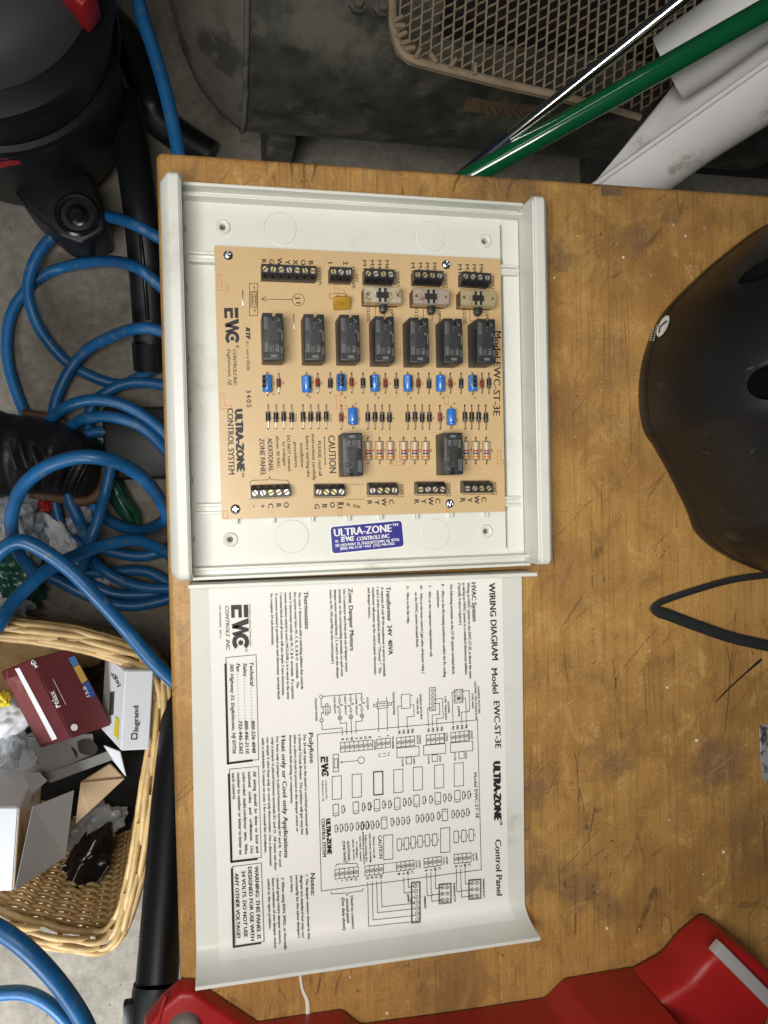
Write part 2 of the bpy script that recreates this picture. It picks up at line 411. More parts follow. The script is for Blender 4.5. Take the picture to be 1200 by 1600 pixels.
M['tank'] = mat('dirty_green_tank', (.046, .052, .042), .55, bump=(45, 1.), var=(30, .5), dirt=((.150, .132, .100), 12, .47, .66))
M['tankend'] = mat('dusty_tank_end', (.135, .115, .092), .75, bump=(60, .7), var=(10, .35), dirt=((.045, .042, .036), 16, .47, .62))
M['guard'] = mat('beige_guard', (.33, .25, .165), .65, bump=(300, .5), var=(60, .25))
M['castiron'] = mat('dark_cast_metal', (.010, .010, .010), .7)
M['greenpole'] = mat('green_paint', (.004, .110, .036), .16, coat=1, var=(30, .08), dirt=((.02, .10, .05), 30, .6, .8))
M['chrome'] = mat('chrome_pole', (.82, .82, .82), .13, 1)
M['bluetape'] = mat('dark_blue_ferrule', (.012, .014, .035), .35)
M['whiteplastic'] = mat('dusty_white_vinyl', (.84, .83, .82), .5, var=(7, .05), dirt=((.42, .37, .30), 17, .58, .74))
M['wicker'] = mat('wicker_reed', (.58, .385, .16), .45, var=(35, .25), bump=(200, .3))
M['maroon'] = mat('maroon_card', (.105, .014, .018), .45, var=(20, .12))
M['maroonlight'] = mat('worn_maroon_card', (.19, .045, .045), .55, dirt=((.34, .16, .15), 30, .5, .75))
M['whitecard'] = mat('white_card', (.72, .72, .74), .6, var=(15, .03))
M['greycard'] = mat('grey_card', (.33, .31, .30), .8, var=(10, .06))
M['kraft'] = mat('kraft_card', (.42, .29, .165), .8, var=(20, .08))
M['yellow'] = mat('yellow_sticker', (.72, .60, .03), .5)
M['cardblue'] = mat('card_blue', (.02, .07, .30), .5)
M['cardlight'] = mat('card_light_blue', (.04, .20, .45), .5)
M['cardgold'] = mat('card_gold', (.50, .33, .06), .5)
M['greyplastic'] = mat('grey_device_plastic', (.17, .165, .15), .55, bump=(300, .2))
M['film'] = mat('clear_film', (.62, .66, .70), .16, alpha=.42, bump=(40, 1.0))
M['blackbag'] = mat('black_bag', (.010, .010, .012), .20, bump=(90, 1.0))
M['green'] = mat('green_bottle_plastic', (.01, .075, .045), .3, bump=(60, .6))
M['leather'] = mat('black_leather', (.015, .014, .013), .46, bump=(90, 1.0), var=(25, .3))
M['welt'] = mat('brown_welt', (.12, .052, .02), .6, var=(40, .25))
M['debris'] = mat('white_chips', (.75, .73, .68), .7)
M['tape'] = mat('brown_tape', (.20, .135, .080), .40, alpha=.7, var=(60, .2))
M['foil'] = mat('grey_metal_scrap', (.50, .50, .52), .45, .5, bump=(60, .8), dirt=((.06, .06, .06), 70, .45, .6))

# ------------------------------------------------------------------ printing
_fc = bpy.data.curves.new('glyphs', 'FONT'); _fo = bpy.data.objects.new('glyphs', _fc)
_fc.resolution_u = 2; _fc.fill_mode = 'FRONT'
def glyphs(s, bold=0., shear=0., space=1.):
    _fc.body = s; _fc.size = 1; _fc.offset = bold; _fc.shear = shear; _fc.space_character = space
    me = _fo.to_mesh()
    v = np.empty(len(me.vertices)*3); me.vertices.foreach_get('co', v)
    f = [tuple(p.vertices) for p in me.polygons]
    _fo.to_mesh_clear()
    return v.reshape(-1, 3)[:, :2], f
CAP = glyphs('H')[0][:, 1].max()
def plane(z): return lambda p: UA(p, z)
class Print:
    """flat ink shapes laid on a surface; positions are given as they appear in the photo"""
    def __init__(s, surf): s.V, s.F, s.surf = [], [], surf
    def add(s, p, f):
        b = len(s.V); s.V += [tuple(q) for q in s.surf(np.asarray(p, float))]
        s.F += [tuple(b+i for i in t) for t in f]
    def text(s, t, p0, p1, h, bold=0., shear=0., space=1.):
        v, f = glyphs(t, 0, shear, space)
        if len(v) == 0: return
        x0, x1 = v[:, 0].min(), v[:, 0].max()
        p0, p1 = np.array(p0, float), np.array(p1, float)
        d = (p1-p0)/(x1-x0); n = d/np.linalg.norm(d); up = np.array([n[1], -n[0]])*h/CAP
        e = (max(0., bold)+.012)*h*1.5
        for k, (sx, sy) in enumerate([(0, 0)] + [(-1, 0), (1, 0)] + ([(0, -.8), (0, .8), (-1.8, 0), (1.8, 0)] if bold > .03 else [])):
            b = len(s.V); s.add(p0 + (v[:, :1]-x0)*d + v[:, 1:]*up + n*sx*e + up/np.linalg.norm(up)*sy*e, f)
            if k: s.V[b:] = [(q[0], q[1], q[2]+k*3e-6) for q in s.V[b:]]
    def letter(s, t, c, h, w=.75, bold=.024, d=(0.03, 1.)):
        """single characters centred on c, reading down"""
        v, f = glyphs(t); nat = (v[:, 0].max()-v[:, 0].min())/CAP
        d = np.array(d)/np.hypot(*d); k = h*nat*w/.75
        up = np.array([d[1], -d[0]])
        a = np.array(c, float) - d*k/2 - up*h/2
        s.text(t, a, a + d*k, h, bold)
    def line(s, pts, w=1., closed=False):
        P = [np.array(p, float) for p in pts]
        if closed: P = P + [P[0]]
        for a, b in zip(P, P[1:]):
            L = np.linalg.norm(b-a)
            if L < 1e-6: continue
            d = (b-a)/L; n = np.array([-d[1], d[0]])*w/2; e = d*w/2
            s.add([a-e-n, b+e-n, b+e+n, a-e+n], [(0, 1, 2, 3)] if True else None)
    def rect(s, x0, y0, x1, y1, w=.8, sk=0.): s.line([(x0, y0), (x1, y0+sk), (x1, y1+sk), (x0, y1)], w, True)
    def poly(s, pts): s.add(pts, [tuple(range(len(pts)))])
    def disc(s, c, r, n=12):
        s.poly([(c[0]+r*math.cos(2*math.pi*i/n), c[1]+r*math.sin(2*math.pi*i/n)) for i in range(n)])
    def circle(s, c, r, w=.8, n=18):
        s.line([(c[0]+r*math.cos(2*math.pi*i/n), c[1]+r*math.sin(2*math.pi*i/n)) for i in range(n)], w, True)
    def frame(s, quads, o, u, v):
        """polygons in a (u,v) frame: o origin, u vector per unit, v vector per unit"""
        o, u, v = map(lambda q: np.array(q, float), (o, u, v))
        for q in quads: s.poly([o+u*a+v*b for a, b in q])
    def build(s, name, m, parent):
        me = mesh(name, s.V, s.F, m); bm = bmesh.new(); bm.from_mesh(me)
        for f in bm.faces:
            if f.normal.z < 0: f.normal_flip()
        bm.to_mesh(me); bm.free()
        return ob(name, me, parent)
def ewc_logo():
    q = [[(0, .74), (.72, .74), (.72, 1), (0, 1)], [(0, 0), (.26, 0), (.26, .62), (0, .62)], [(.26, 0), (.72, 0), (.72, .2), (.26, .2)], [(.26, .42), (.72, .42), (.72, .62), (.26, .62)],
         [(.76, 1), (1.08, 1), (1.36, .06), (1.10, 0)], [(1.14, .28), (1.30, .0), (1.44, .62), (1.34, 1)], [(1.34, 1), (1.5, 1), (1.74, .1), (1.58, 0)]]
    c = (2.10, .5)
    for i in range(14):
        a0, a1 = R_(38+284*i/14), R_(38+284*(i+1)/14)
        q.append([(c[0]+.50*math.cos(a0), c[1]+.50*math.sin(a0)), (c[0]+.50*math.cos(a1), c[1]+.50*math.sin(a1)), (c[0]+.25*math.cos(a1), c[1]+.25*math.sin(a1)), (c[0]+.25*math.cos(a0), c[1]+.25*math.sin(a0))])
    q.append([(c[0]+.05+.15*math.cos(i*.6283), c[1]+.15*math.sin(i*.6283)) for i in range(10)])
    return q
EWC = ewc_logo(); EWCL = 2.52

# ------------------------------------------------------------------ floor and bench
tag(ob('floor', mesh('floor', [(-6, -6, 0), (6, -6, 0), (6, 6, 0), (-6, 6, 0)], [(0, 1, 2, 3)], M['concrete'])), kind='structure')

bx0 = (U(243, 245, T).x + U(281, 1523, T).x)/2; by1 = U(700, 268, T).y
bx1 = bx0 + 0.86; by0 = by1 - 0.78
bench = thing('workbench', ((bx0+bx1)/2, (by0+by1)/2, 0), 'worn maple workbench top carrying the open control box and helmet', 'workbench')
seam = U(962, 1100, T).x; pw = U(1052, 1100, T).x - seam
xs = [bx0]; k = seam - math.floor((seam-bx0)/pw)*pw
if k - bx0 < pw*.35: k += pw
while k < bx1 - .01: xs.append(k); k += pw
xs.append(bx1)
for i, (a, b) in enumerate(zip(xs, xs[1:])):
    bm = bmesh.new(); bm_box(bm, a+.00009, b-.00009, by0, by1, T-.042, T)
    ends = [e for e in bm.edges if all(v.co.y > by1-1e-6 for v in e.verts) and all(v.co.z > T-1e-6 for v in e.verts)]
    if i == 0: ends += [e for e in bm.edges if all(v.co.x < a+.001 for v in e.verts) and all(v.co.z > T-1e-6 for v in e.verts)]
    if i == 0: ends += [e for e in bm.edges if all(v.co.x < a+.001 and v.co.y > by1-1e-6 for v in e.verts)]
    bmesh.ops.bevel(bm, geom=ends, offset=.0042, segments=4, affect='EDGES', profile=.5)
    ob('plank', bmesh_me('plank', bm, M['wood']), bench)
for x in (bx0+.14, bx1-.07):
    for y in (by0+.07, by1-.14):
        ob('leg', rbox(x-.035, x+.035, y-.035, y+.035, 0, T-.0425, .004, 2, M['wood'], 'leg'), bench)
ob('apron', rbox(bx0+.11, bx1-.1, by1-.13, by1-.11, T-.13, T-.0425, .002, 1, M['wood'], 'apron'), bench)
ob('apron', rbox(bx0+.11, bx1-.1, by0+.05, by0+.07, T-.13, T-.0425, .002, 1, M['wood'], 'apron'), bench)

# ------------------------------------------------------------------ control box (lower half of the case)
FZ = T + .005                      # inside floor of the box
xl = U(291, 560, T+.008).x         # inner faces of the two end walls
xr = U(814.5, 600, T+.006).x
ytop = U(550, 300, T+.016).y       # outer line of the top rail
ybot = (U(298, 908, T+.016).y + U(838, 883, T+.016).y)/2
WT = T + .034
yw1 = U(256, 265, WT).y; yw0 = U(272, 908, WT).y
y1r = U(850, 303, WT).y; y0r = U(850, 884, WT).y
yw1, yw0 = (yw1+y1r)/2, (yw0+y0r)/2
print('BOX', xl, xr, ybot, ytop, yw0, yw1)
box = thing('control_box', ((xl+xr)/2, (ybot+ytop)/2, T), 'open ivory plastic control box base holding the tan circuit board', 'control box')
Tb = T + .0006
base = rbox(xl, xr, ybot+.0005, ytop-.0005, Tb, FZ, 0, 1, M['abs'], 'back_panel')
KO = [((439, 358), 26), ((673, 371), 23.5), ((457, 838), 27), ((680, 835), 24)]
BO = [(348, 355), (757, 377), (360, 843), (759, 830)]
cuts = []
for c, r in KO:
    p = U(c[0], c[1], FZ); rad = (U(c[0]+r, c[1], FZ)-p).length
    cuts.append(lathe([(rad-.0009, FZ-.0007), (rad-.0009, FZ+.002), (rad, FZ+.002), (rad, FZ-.0007), (rad-.0009, FZ-.0007)], 48, m=Matrix.Translation((p.x, p.y, 0)), cap=False))
for c in BO:
    p = U(c[0], c[1], FZ); cuts.append(cyl(.0019, Tb+.0003, FZ+.01, p.x, p.y, 16))
base = boolean(base, cuts); base.materials.clear(); base.materials.append(M['abs'])
ob('back_panel', base, box)
for c in BO:
    p = U(c[0], c[1], FZ)
    ob('mounting_boss', lathe([(.0021, -.001), (.0021, .0004), (.0028, .0012), (.0040, .0014), (.0048, .0008), (.0050, 0), (.0050, -.001)], 32, M['abs'], 'mounting_boss', cap=False), box, Matrix.Translation((p.x, p.y, FZ)))
    ob('screw_hole', cyl(.0018, 0, .0004, 0, 0, 16), box, Matrix.Translation((p.x, p.y, Tb+.0004))).data.materials.append(M['bakelite'])
def rounded_wall(y0, y1, z0, z1, r, n=5):
    P = [(y0, z0), (y0, z1-r)] + [(y0+r-r*math.cos(R_(90*i/n)), z1-r+r*math.sin(R_(90*i/n))) for i in range(1, n+1)]
    return P + [(y1-r+r*math.sin(R_(90*i/n)), z1-r+r*math.cos(R_(90*i/n))) for i in range(0, n+1)] + [(y1, z0)]
for x, s in ((xl-.0002, -1), (xr+.0002, 1)):
    bm = bmesh.new(); rings = []
    for dx, iy, iz in ((0, .0002, .0010), (.0012, 0, 0), (.0064, 0, 0), (.0074, .0003, .0006), (.0112, .0028, .0062), (.0118, .0038, .0076)):
        rings.append([bm.verts.new((x+s*dx, y, z)) for y, z in rounded_wall(yw0+iy, yw1-iy, Tb, WT-iz, .0042)])
    n = len(rings[0])
    bm.faces.new(rings[0]); bm.faces.new(rings[-1][::-1])
    for a, b in zip(rings, rings[1:]):
        for i in range(n): bm.faces.new((a[i], b[i], b[(i+1) % n], a[(i+1) % n]))
    ew = ob('end_wall', bmesh_me('end_wall', bm, M['abs'], ang=28), box)
    # bead that runs round the inner edge of the wall
    bead = rounded_wall(yw0+.0022, yw1-.0022, T+.0165, WT-.0030, .0032)
    ob('bead', tube('bead', [Vector((x-s*.0001, y, z)) for y, z in bead], .0009, M['abs'], 8), ew)
# raised strips at the foot of the end walls and the dark seam beside the right one
xs_ = U(788, 600, FZ).x
ob('floor_strip', rbox(xs_, xr-.0003, ybot+.009, ytop-.009, FZ, FZ+.0016, .0003, 1, M['abs'], 'floor_strip'), box)
ob('seam', rbox(xs_-.0011, xs_-.0002, ybot+.012, ytop-.012, FZ-.0005, FZ+.0002, 0, 1, M['absdark'], 'seam'), box)
for q in range(6):
    yy = ybot+.02+(ytop-ybot-.04)*(q+.3*random.random())/5.3
    ob('latch_slot', rbox(xl+.0012, xl+.0018, yy, yy+.004, FZ-.0005, FZ+.0002, 0, 1, M['absdark'], 'latch_slot'), box)
def rail_profile(y, s, h):
    """two ridges with a groove; y outer line, s direction inwards"""
    return [(y, Tb), (y, h), (y+s*.0020, h), (y+s*.0022, h-.0100), (y+s*.0056, h-.0100), (y+s*.0058, h-.0022), (y+s*.0076, h-.0022), (y+s*.0080, FZ-.001), (y+s*.0080, Tb)]
ob('side_rail', extrude_profile(rail_profile(ytop, -1, T+.016), xl+.0004, xr-.0002, 'X', .0003, M['abs'], 'side_rail'), box)
ob('side_rail', extrude_profile(rail_profile(ybot, 1, T+.016), xl+.0004, xr+.0002, 'X', .0003, M['abs'], 'side_rail'), box)
# board channels
def channel(p0, p1):
    a, b = U(*p0, T+.010), U(*p1, T+.010); y = (a.y+b.y)/2
    pr = [(y-.0034, FZ-.001), (y-.0034, T+.0115), (y-.0016, T+.0115), (y-.0014, T+.0085), (y+.0014, T+.0085), (y+.0016, T+.0115), (y+.0034, T+.0115), (y+.0034, FZ-.001)]
    ob('board_channel', extrude_profile(pr, a.x, b.x, 'X', .0002, M['abs'], 'board_channel'), box)
channel((295, 402), (808, 422)); channel((306, 796), (811, 783))
for px in (370, 427, 488, 545, 595, 651, 705, 760):
    p = U(px, 815 - (px-370)*.028, FZ+.003)
    ob('support_rib', rbox(p.x-.0008, p.x+.0008, p.y-.0015, p.y+.012, FZ-.0005, FZ+.005, .0002, 1, M['abs'], 'support_rib'), box)
# blue maker's label
LZ = FZ + .00025
def rounded_quad(c, r, n=5):
    out = []
    for i in range(4):
        p, a, b = np.array(c[i], float), np.array(c[i-1], float), np.array(c[(i+1) % 4], float)
        u, v = (a-p)/np.linalg.norm(a-p)*r, (b-p)/np.linalg.norm(b-p)*r
        for k_ in range(n+1):
            t = k_/n; out.append((p+u)*(1-t)**2 + 2*t*(1-t)*p + (p+v)*t*t)
    return out
lab = [(515, 822), (628.5, 812), (632.5, 855), (518, 867)]
pts = UA(rounded_quad(lab, 6), FZ)
lb = ob('maker_label', prism([p[:2] for p in pts[::-1]], FZ-.0002, LZ, mat=M['labeledge'], name='maker_label'), box); lb['label'] = 'blue rounded label printed in white'
pr = Print(plane(LZ+.00006)); pr.poly(rounded_quad([(516.3, 823.6), (627.4, 813.4), (631, 853.6), (519.4, 865)], 5.5)); pr.build('label_field', M['label'], lb)
z9 = lambda X, Y: (500+X/7.5, 790+Y/7.5)
pr = Print(plane(LZ+.00012))
pr.text('ULTRA-ZONE', z9(170, 362), z9(840, 305), 86/7.5, .022); pr.text('TM', z9(848, 243), z9(915, 236), 30/7.5, .03)
pr.text('By', z9(178, 432), z9(222, 426), 28/7.5, .01, .3)
o_, u_ = np.array(z9(248, 425)), np.array([157/7.5, -13/7.5])/EWCL
pr.frame(EWC, o_, u_, (-.6/7.5*6, -58/7.5))
pr.text('CONTROLS INC.', z9(434, 413), z9(818, 375), 45/7.5, .02, .3)
pr.text('385 HIGHWAY 33, ENGLISHTOWN, NJ  07726', z9(180, 486), z9(930, 413), 32/7.5, .016)
pr.text('(800) 446-3110 • FAX  (732) 446-5362', z9(240, 520), z9(875, 458), 32/7.5, .016)
pr.build('lettering', M['white'], lb)

# ------------------------------------------------------------------ circuit board
B = T + .014                       # top of the board
PBx0 = (U(334, 384, B).x + U(347, 811, B).x)/2; PBx1 = (U(784, 404, B).x + U(787.5, 799, B).x)/2
PBy1 = (U(334, 384, B).y + U(784, 404, B).y)/2; PBy0 = (U(347, 811, B).y + U(787.5, 799, B).y)/2
print('PCB', PBx0, PBx1, PBy0, PBy1)
board = thing('circuit_board', ((PBx0+PBx1)/2, (PBy0+PBy1)/2, B-.0016), 'tan circuit board with black relays and blue capacitors in the ivory box', 'circuit board')
lam = rbox(PBx0, PBx1, PBy0, PBy1, B-.0016, B, 0, 1, M['pcb'], 'laminate'); lam.materials.append(M['pcbedge'])
for p in lam.polygons: p.material_index = 0 if p.normal.z > .5 else 1
ob('laminate', lam, board)
z5 = lambda X, Y: (330+X/5.217, 380+Y/5.217)
z6 = lambda X, Y: (550+X/4.8, 380+Y/4.8)
z7 = lambda X, Y: (330+X/5.217, 580+Y/5.217)
z8 = lambda X, Y: (550+X/4.8, 580+Y/4.8)
# mounting screws
sb = lathe([(0, .0016), (.0012, .00155), (.0022, .0012), (.0030, .0006), (.0033, 0), (.0033, -.0003)], 28, M['zinc'], 'screw')
sb = boolean(sb, [rbox(-.0018, .0018, -.0004, .0004, .0006, .003), rbox(-.0004, .0004, -.0018, .0018, .00063, .0031)]); sb.materials.clear(); sb.materials.append(M['zinc']); sb.polygons.foreach_set('use_smooth', [True]*len(sb.polygons)); sb.set_sharp_from_angle(angle=R_(35))
for c in (z5(138, 100), z6(705, 162), z7(197, 1125), z8(732, 993)):
    p = U(*c, B)
    ob('mounting_screw', sb, board, Matrix.Translation((p.x, p.y, B+.0003)) @ Matrix.Rotation(random.random()*3, 4, 'Z'))
# relays
RL, RW, RH = .0288, .0126, .0200
def relay_mesh(L, W, H):
    m_ = rbox(-W/2, W/2, -L/2, L/2, .0003, H, .00035, 2, M['relay'], 'relay')
    cut = [rbox(-.0002, .0020, L/2-.0048, L/2+.001, H-.004, H+.002),
           rbox(-.0001, .0019, L/2-.0020, L/2+.0011, H-.0100, H+.0021),
           cyl(.00165, H-.0012, H+.002, -W/2+.0020, -L/2+.0026, 20),
           rbox(W/2-.0032, W/2-.0012, -L/2+.0016, -L/2+.0030, H-.001, H+.002),
           rbox(W/2-.0035, W/2+.001, -L/2+.0041, -L/2+.0044, H-.0006, H+.002),
           rbox(-W/2-.001, -W/2+.0037, -L/2+.0044, -L/2+.0047, H-.0006, H+.002)]
    r = boolean(m_, cut); r.materials.clear(); r.materials.append(M['relay']); r.polygons.foreach_set('use_smooth', [True]*len(r.polygons)); r.set_sharp_from_angle(angle=R_(35)); r.name = 'relay'
    return r
def local_print(fn, m_, name):
    """print drawn in local millimetres: x right, y up, handed over as photo-like (x,-y)"""
    p = Print(lambda q: np.stack([q[:, 0]*.001, -q[:, 1]*.001, np.zeros(len(q))], 1)); fn(p)
    return mesh(name, p.V, p.F, m_)
def relay_marks(p):
    p.text('NAIS', (-3.2, 9.3), (-3.2, 4.0), 2.0, .02)            # reads up
    p.text('RU', (3.5, 9.0), (3.5, 5.4), 2.2, .03); p.circle((2.0, 3.6), 1.15, .42, 14); p.disc((3.2, 1.2), .3, 8)
    for k_ in range(3): p.line([(-2.2+k_*1.0, 5.6), (-2.2+k_*1.0, 9.2)], .34)
    for k_ in range(7): p.line([(-5.1, -11.9+k_*1.15), (-5.1, -11.3+k_*1.15)], .5); p.line([(-4.2, -11.7+k_*1.15), (-4.2, -11.1+k_*1.15)], .5); p.line([(-3.2, -11.5+k_*1.1), (-3.2, -10.9+k_*1.1)], .35)
    p.circle((1.2, -7.4), .95, .4, 12); p.circle((3.9, -6.9), 1.2, .4, 14); p.line([(1.2, -9.0), (.1, -8.6), (.1, -6.2)], .4)
    p.line([(2.6, -11.5), (4.8, -10.2), (2.8, -9.4)], .4); p.line([(3.4, -4.6), (4.6, -3.4)], .5); p.line([(4.6, -4.6), (3.4, -3.4)], .5)
    for k_ in range(6): p.line([(5.4, -3.5+k_*1.0), (5.4, -2.95+k_*1.0)], .5)
    for k_ in range(2): p.line([(5.5-k_*.8, 6.2), (5.5-k_*.8, 10.4)], .3)
    p.poly([(-1.6, 11.2), (2.1, 11.2), (2.1, 12.7), (-1.6, 12.7)])
rprint = local_print(relay_marks, M['relayprint'], 'printed_marks')
rm = relay_mesh(RL, RW, RH)
def place_relay(c, rot=0, sy=1.):
    p = U(*c, B+RH)
    m_ = Matrix.Translation((p.x, p.y, B)) @ Matrix.Rotation(rot, 4, 'Z') @ Matrix.Diagonal((1, sy, 1, 1))
    o = ob('relay', rm, board, m_)
    ob('printed_marks', rprint, o, m_ @ Matrix.Translation((0, 0, RH+.00006)))
for c in (z5(505, 760), z5(842, 767), z5(1132, 770), z6(246, 719), z6(506, 727), z6(760, 731), z6(1008, 733)): place_relay(c)
place_relay((551.3, 710), math.pi, .945); place_relay((708.7, 708.6), math.pi, .945)
# terminal blocks
def screw_mesh():
    bm = bmesh.new(); r, w, h = .00185, .00048, .0007
    for s in (1, -1):
        a0 = math.asin(w/r); n = 12
        pts = [(s*r*math.sin(a0+(math.pi-2*a0)*i/n)*1.0, r*math.cos(a0+(math.pi-2*a0)*i/n)) for i in range(n+1)]
        pts = [(s*max(abs(x), w), y) for x, y in pts]
        lo = [bm.verts.new((x, y, 0)) for x, y in pts]; hi = [bm.verts.new((x*.95 if abs(x) > w*1.2 else x, y*.95, h)) for x, y in pts]
        bm.faces.new(lo); bm.faces.new(hi)
        for i in range(n+1): bm.faces.new((lo[i], lo[(i+1) % (n+1)], hi[(i+1) % (n+1)], hi[i]))
    b_ = [bm.verts.new((r*.97*math.cos(i*.5236), r*.97*math.sin(i*.5236), .0002)) for i in range(12)]; bf = bm.faces.new(b_); bf.material_index = 1  # slot floor coloured dark to stand for the shade inside it
    return bmesh_me('screw', bm)
SM = {}
for k_ in ('gold', 'silver', 'pinkm'):
    SM[k_] = screw_mesh(); SM[k_].materials.append(M[k_]); SM[k_].materials.append(M['bakelite'])
TH = .0100
def terminal_block(c0, c1, n, face):
    """screw line from c0 to c1 as seen; face = -1 wires enter from the lower side, +1 from the upper side"""
    a, b = U(*c0, B+TH-.0012), U(*c1, B+TH-.0012)
    pit = (b.x-a.x)/(n-1); cx = (a.x+b.x)/2; cy = (a.y+b.y)/2; Lh = pit*n/2 - .0001
    rot = math.atan2(b.y-a.y, b.x-a.x)
    f = face
    pr_ = [(f*.0052, .0002), (f*.0052, .0048), (f*.0028, TH-.0004), (f*.0020, TH), (-f*.0029, TH), (-f*.0029, .0002)]
    me = extrude_profile(pr_, -Lh, Lh, 'X', .0002, M['terminal'], 'terminal_block', 1)
    cut = []
    for i in range(n):
        x = (i-(n-1)/2)*pit
        cut.append(cyl(.00202, TH-.0016, TH+.003, x, 0, 18))
        hole = lathe([(.00105, -.003), (.00105, .004)], 14)
        hole.transform(Matrix.Translation((x, f*.0036, TH-.0034)) @ Matrix.Rotation(-f*R_(48), 4, 'X'))
        cut.append(hole)
        if i: cut.append(rbox(x-pit/2-.00022, x-pit/2+.00022, f*.0034-.0016, f*.0034+.0016, TH-.0034, TH+.002))
    me = boolean(me, [joinme(cut[i::3]) for i in range(3)] if n > 3 else cut)
    me.materials.clear(); me.materials.append(M['terminal']); me.polygons.foreach_set('use_smooth', [True]*len(me.polygons)); me.set_sharp_from_angle(angle=R_(30)); me.name = 'terminal_block'
    m_ = Matrix.Translation((cx, cy, B)) @ Matrix.Rotation(rot, 4, 'Z')
    o = ob('terminal_block', me, board, m_)
    for i in range(n):
        x = (i-(n-1)/2)*pit
        ob('screw', SM[random.choice(('gold', 'silver', 'silver', 'pinkm', 'gold'))], o, m_ @ Matrix.Translation((x, 0, TH-.00155)) @ Matrix.Rotation(random.uniform(-1.6, 1.6), 4, 'Z'))
TBS = [(z5(440, 210), z5(828, 226), 7), (z5(996, 232), z5(1118, 238), 3), (z6(122, 226), z6(290, 234), 4), (z6(492, 236), z6(657, 244), 4), (z6(851, 248), z6(1014, 260), 4)]
BBS = [(z7(357, 995), z7(614, 985), 5), (z7(876, 985), z7(1062, 983), 4), (z8(154, 895), z8(318, 893), 4), (z8(515, 887), z8(677, 886), 4), (z8(866, 880), z8(1026, 878), 4)]
for a, b, n in TBS: terminal_block(a, b, n, -1)
for a, b, n in BBS: terminal_block(a, b, n, 1)
# slide switches
def slide_switch(c, pm):
    p = U(*c, B+.0125); m_ = Matrix.Translation((p.x, p.y, B))
    body = rbox(-.0118, .0118, -.0050, .0050, .0002, .0118, .0004, 1, M['bakelite'], 'slide_switch')
    o = ob('slide_switch', body, board, m_)
    pl = rbox(-.0124, .0124, -.0049, .0049, .0119, .0126, .0002, 1)
    cut = [cyl(.0011, .011, .014, -.0098, .0002, 16), cyl(.0009, .011, .014, .0101, 0, 16),
           rbox(-.0042, .0042, -.0020, .0020, .011, .014), rbox(-.0028, -.0009, -.0047, .0047, .0111, .0141), rbox(.0009, .0028, -.0047, .0047, .0112, .0142)]
    pl = boolean(pl, cut); pl.materials.clear(); pl.materials.append(pm); pl.name = 'cover_plate'; pl.polygons.foreach_set('use_smooth', [False]*len(pl.polygons))
    ob('cover_plate', pl, o, m_)
    for s in (-1, 1): ob('plate_flange', rbox(-.0118, .0118, s*.0051-.0002, s*.0051+.0002, .006, .0119, .0001, 1, pm, 'plate_flange'), o, m_)
    ob('slider', rbox(-.0040, .0040, -.0046, .0046, .0112, .0121, .0001, 1, M['terminal'], 'slider'), o, m_)
    ln = local_print(lambda q: [q.line(l, .32) for s in (-1, 1) for l in ([(-2.9, s*2.2), (-2.9, s*4.75), (-.75, s*4.75), (-.75, s*2.2)], [(.75, s*2.2), (.75, s*4.75), (2.9, s*4.75), (2.9, s*2.2)])], M['silver'], 'slot_edge')
    ob('slot_edge', ln, o, m_ @ Matrix.Translation((0, 0, .01268)))
    lv = prism([(-.0023, -.004), (-.0023, -.0088), (-.0012, -.0102), (.0012, -.0102), (.0023, -.0088), (.0023, -.004)][::-1], .0040, .0098, .0005, 2, M['terminal'], 'lever')
    ob('lever', lv, o, m_ @ Matrix.Translation((.0014, 0, 0)))
slide_switch(z6(230, 388), M['plate_a']); slide_switch(z6(594, 400), M['plate_b']); slide_switch(z6(948, 412), M['plate_c'])
# axial parts
def wire_pts(h, l0, l1):
    return [(0, l0, -.0005), (0, l0, h*.55), (0, l0+(.0005 if l0 < 0 else -.0005), h*.9), (0, l0+(.0014 if l0 < 0 else -.0014), h), (0, l1, h)]
RY = Matrix.Rotation(R_(90), 4, 'X')     # turns a Z lathe so that it lies along Y
leadm = {}
def leads(h, body, reach):
    key = (h, body, reach)
    if key not in leadm:
        leadm[key] = [tube('lead', wire_pts(h, s*reach, s*body), .00036, M['lead'], 6) for s in (-1, 1)]
    return leadm[key]
capbody = lathe([(0, -.0054), (.0024, -.0054), (.0030, -.0050), (.0031, -.0044), (.0030, -.0038), (.0027, -.0036), (.0030, -.0034), (.0031, -.0030), (.0031, .0049), (.0027, .0055), (0, .0055)], 24, M['blue'], 'capacitor', m=RY)
def cap_stripe():
    V, Fc = [], []
    for i in range(9):
        a = R_(-32+64*i/8)
        for y in (-.0029, .0048): V.append((.00316*math.sin(a), y, .00316*math.cos(a)))
    Fc = [(2*i, 2*i+2, 2*i+3, 2*i+1) for i in range(8)]
    return mesh('stripe', V, Fc, M['blackgloss'], True)
def cap_chevron():
    V, Fc = [], []
    for y in (-.0012, .0022):
        pts = []
        for a in (-24, 0, 24): pts.append((.00322*math.sin(R_(a)), y+abs(a)*.00006, .00322*math.cos(R_(a))))
        for a, b in zip(pts, pts[1:]):
            k_ = len(V); V += [a, b, (b[0], b[1]+.0003, b[2]), (a[0], a[1]+.0003, a[2])]; Fc.append((k_, k_+1, k_+2, k_+3))
    return mesh('chevron', V, Fc, M['capprint'])
def cap_text():
    V, Fc = [], []
    for r_ in (-14, 6, 26):
        for i in range(5):
            y = .0038-i*.00115; a0, a1 = R_(r_), R_(r_+9)
            k_ = len(V); V += [(.00318*math.sin(a), yy, .00318*math.cos(a)) for a, yy in ((a0, y), (a1, y), (a1, y-.0006), (a0, y-.0006))]; Fc.append((k_, k_+1, k_+2, k_+3))
    return mesh('sleeve_print', V, Fc, M['capprint'])
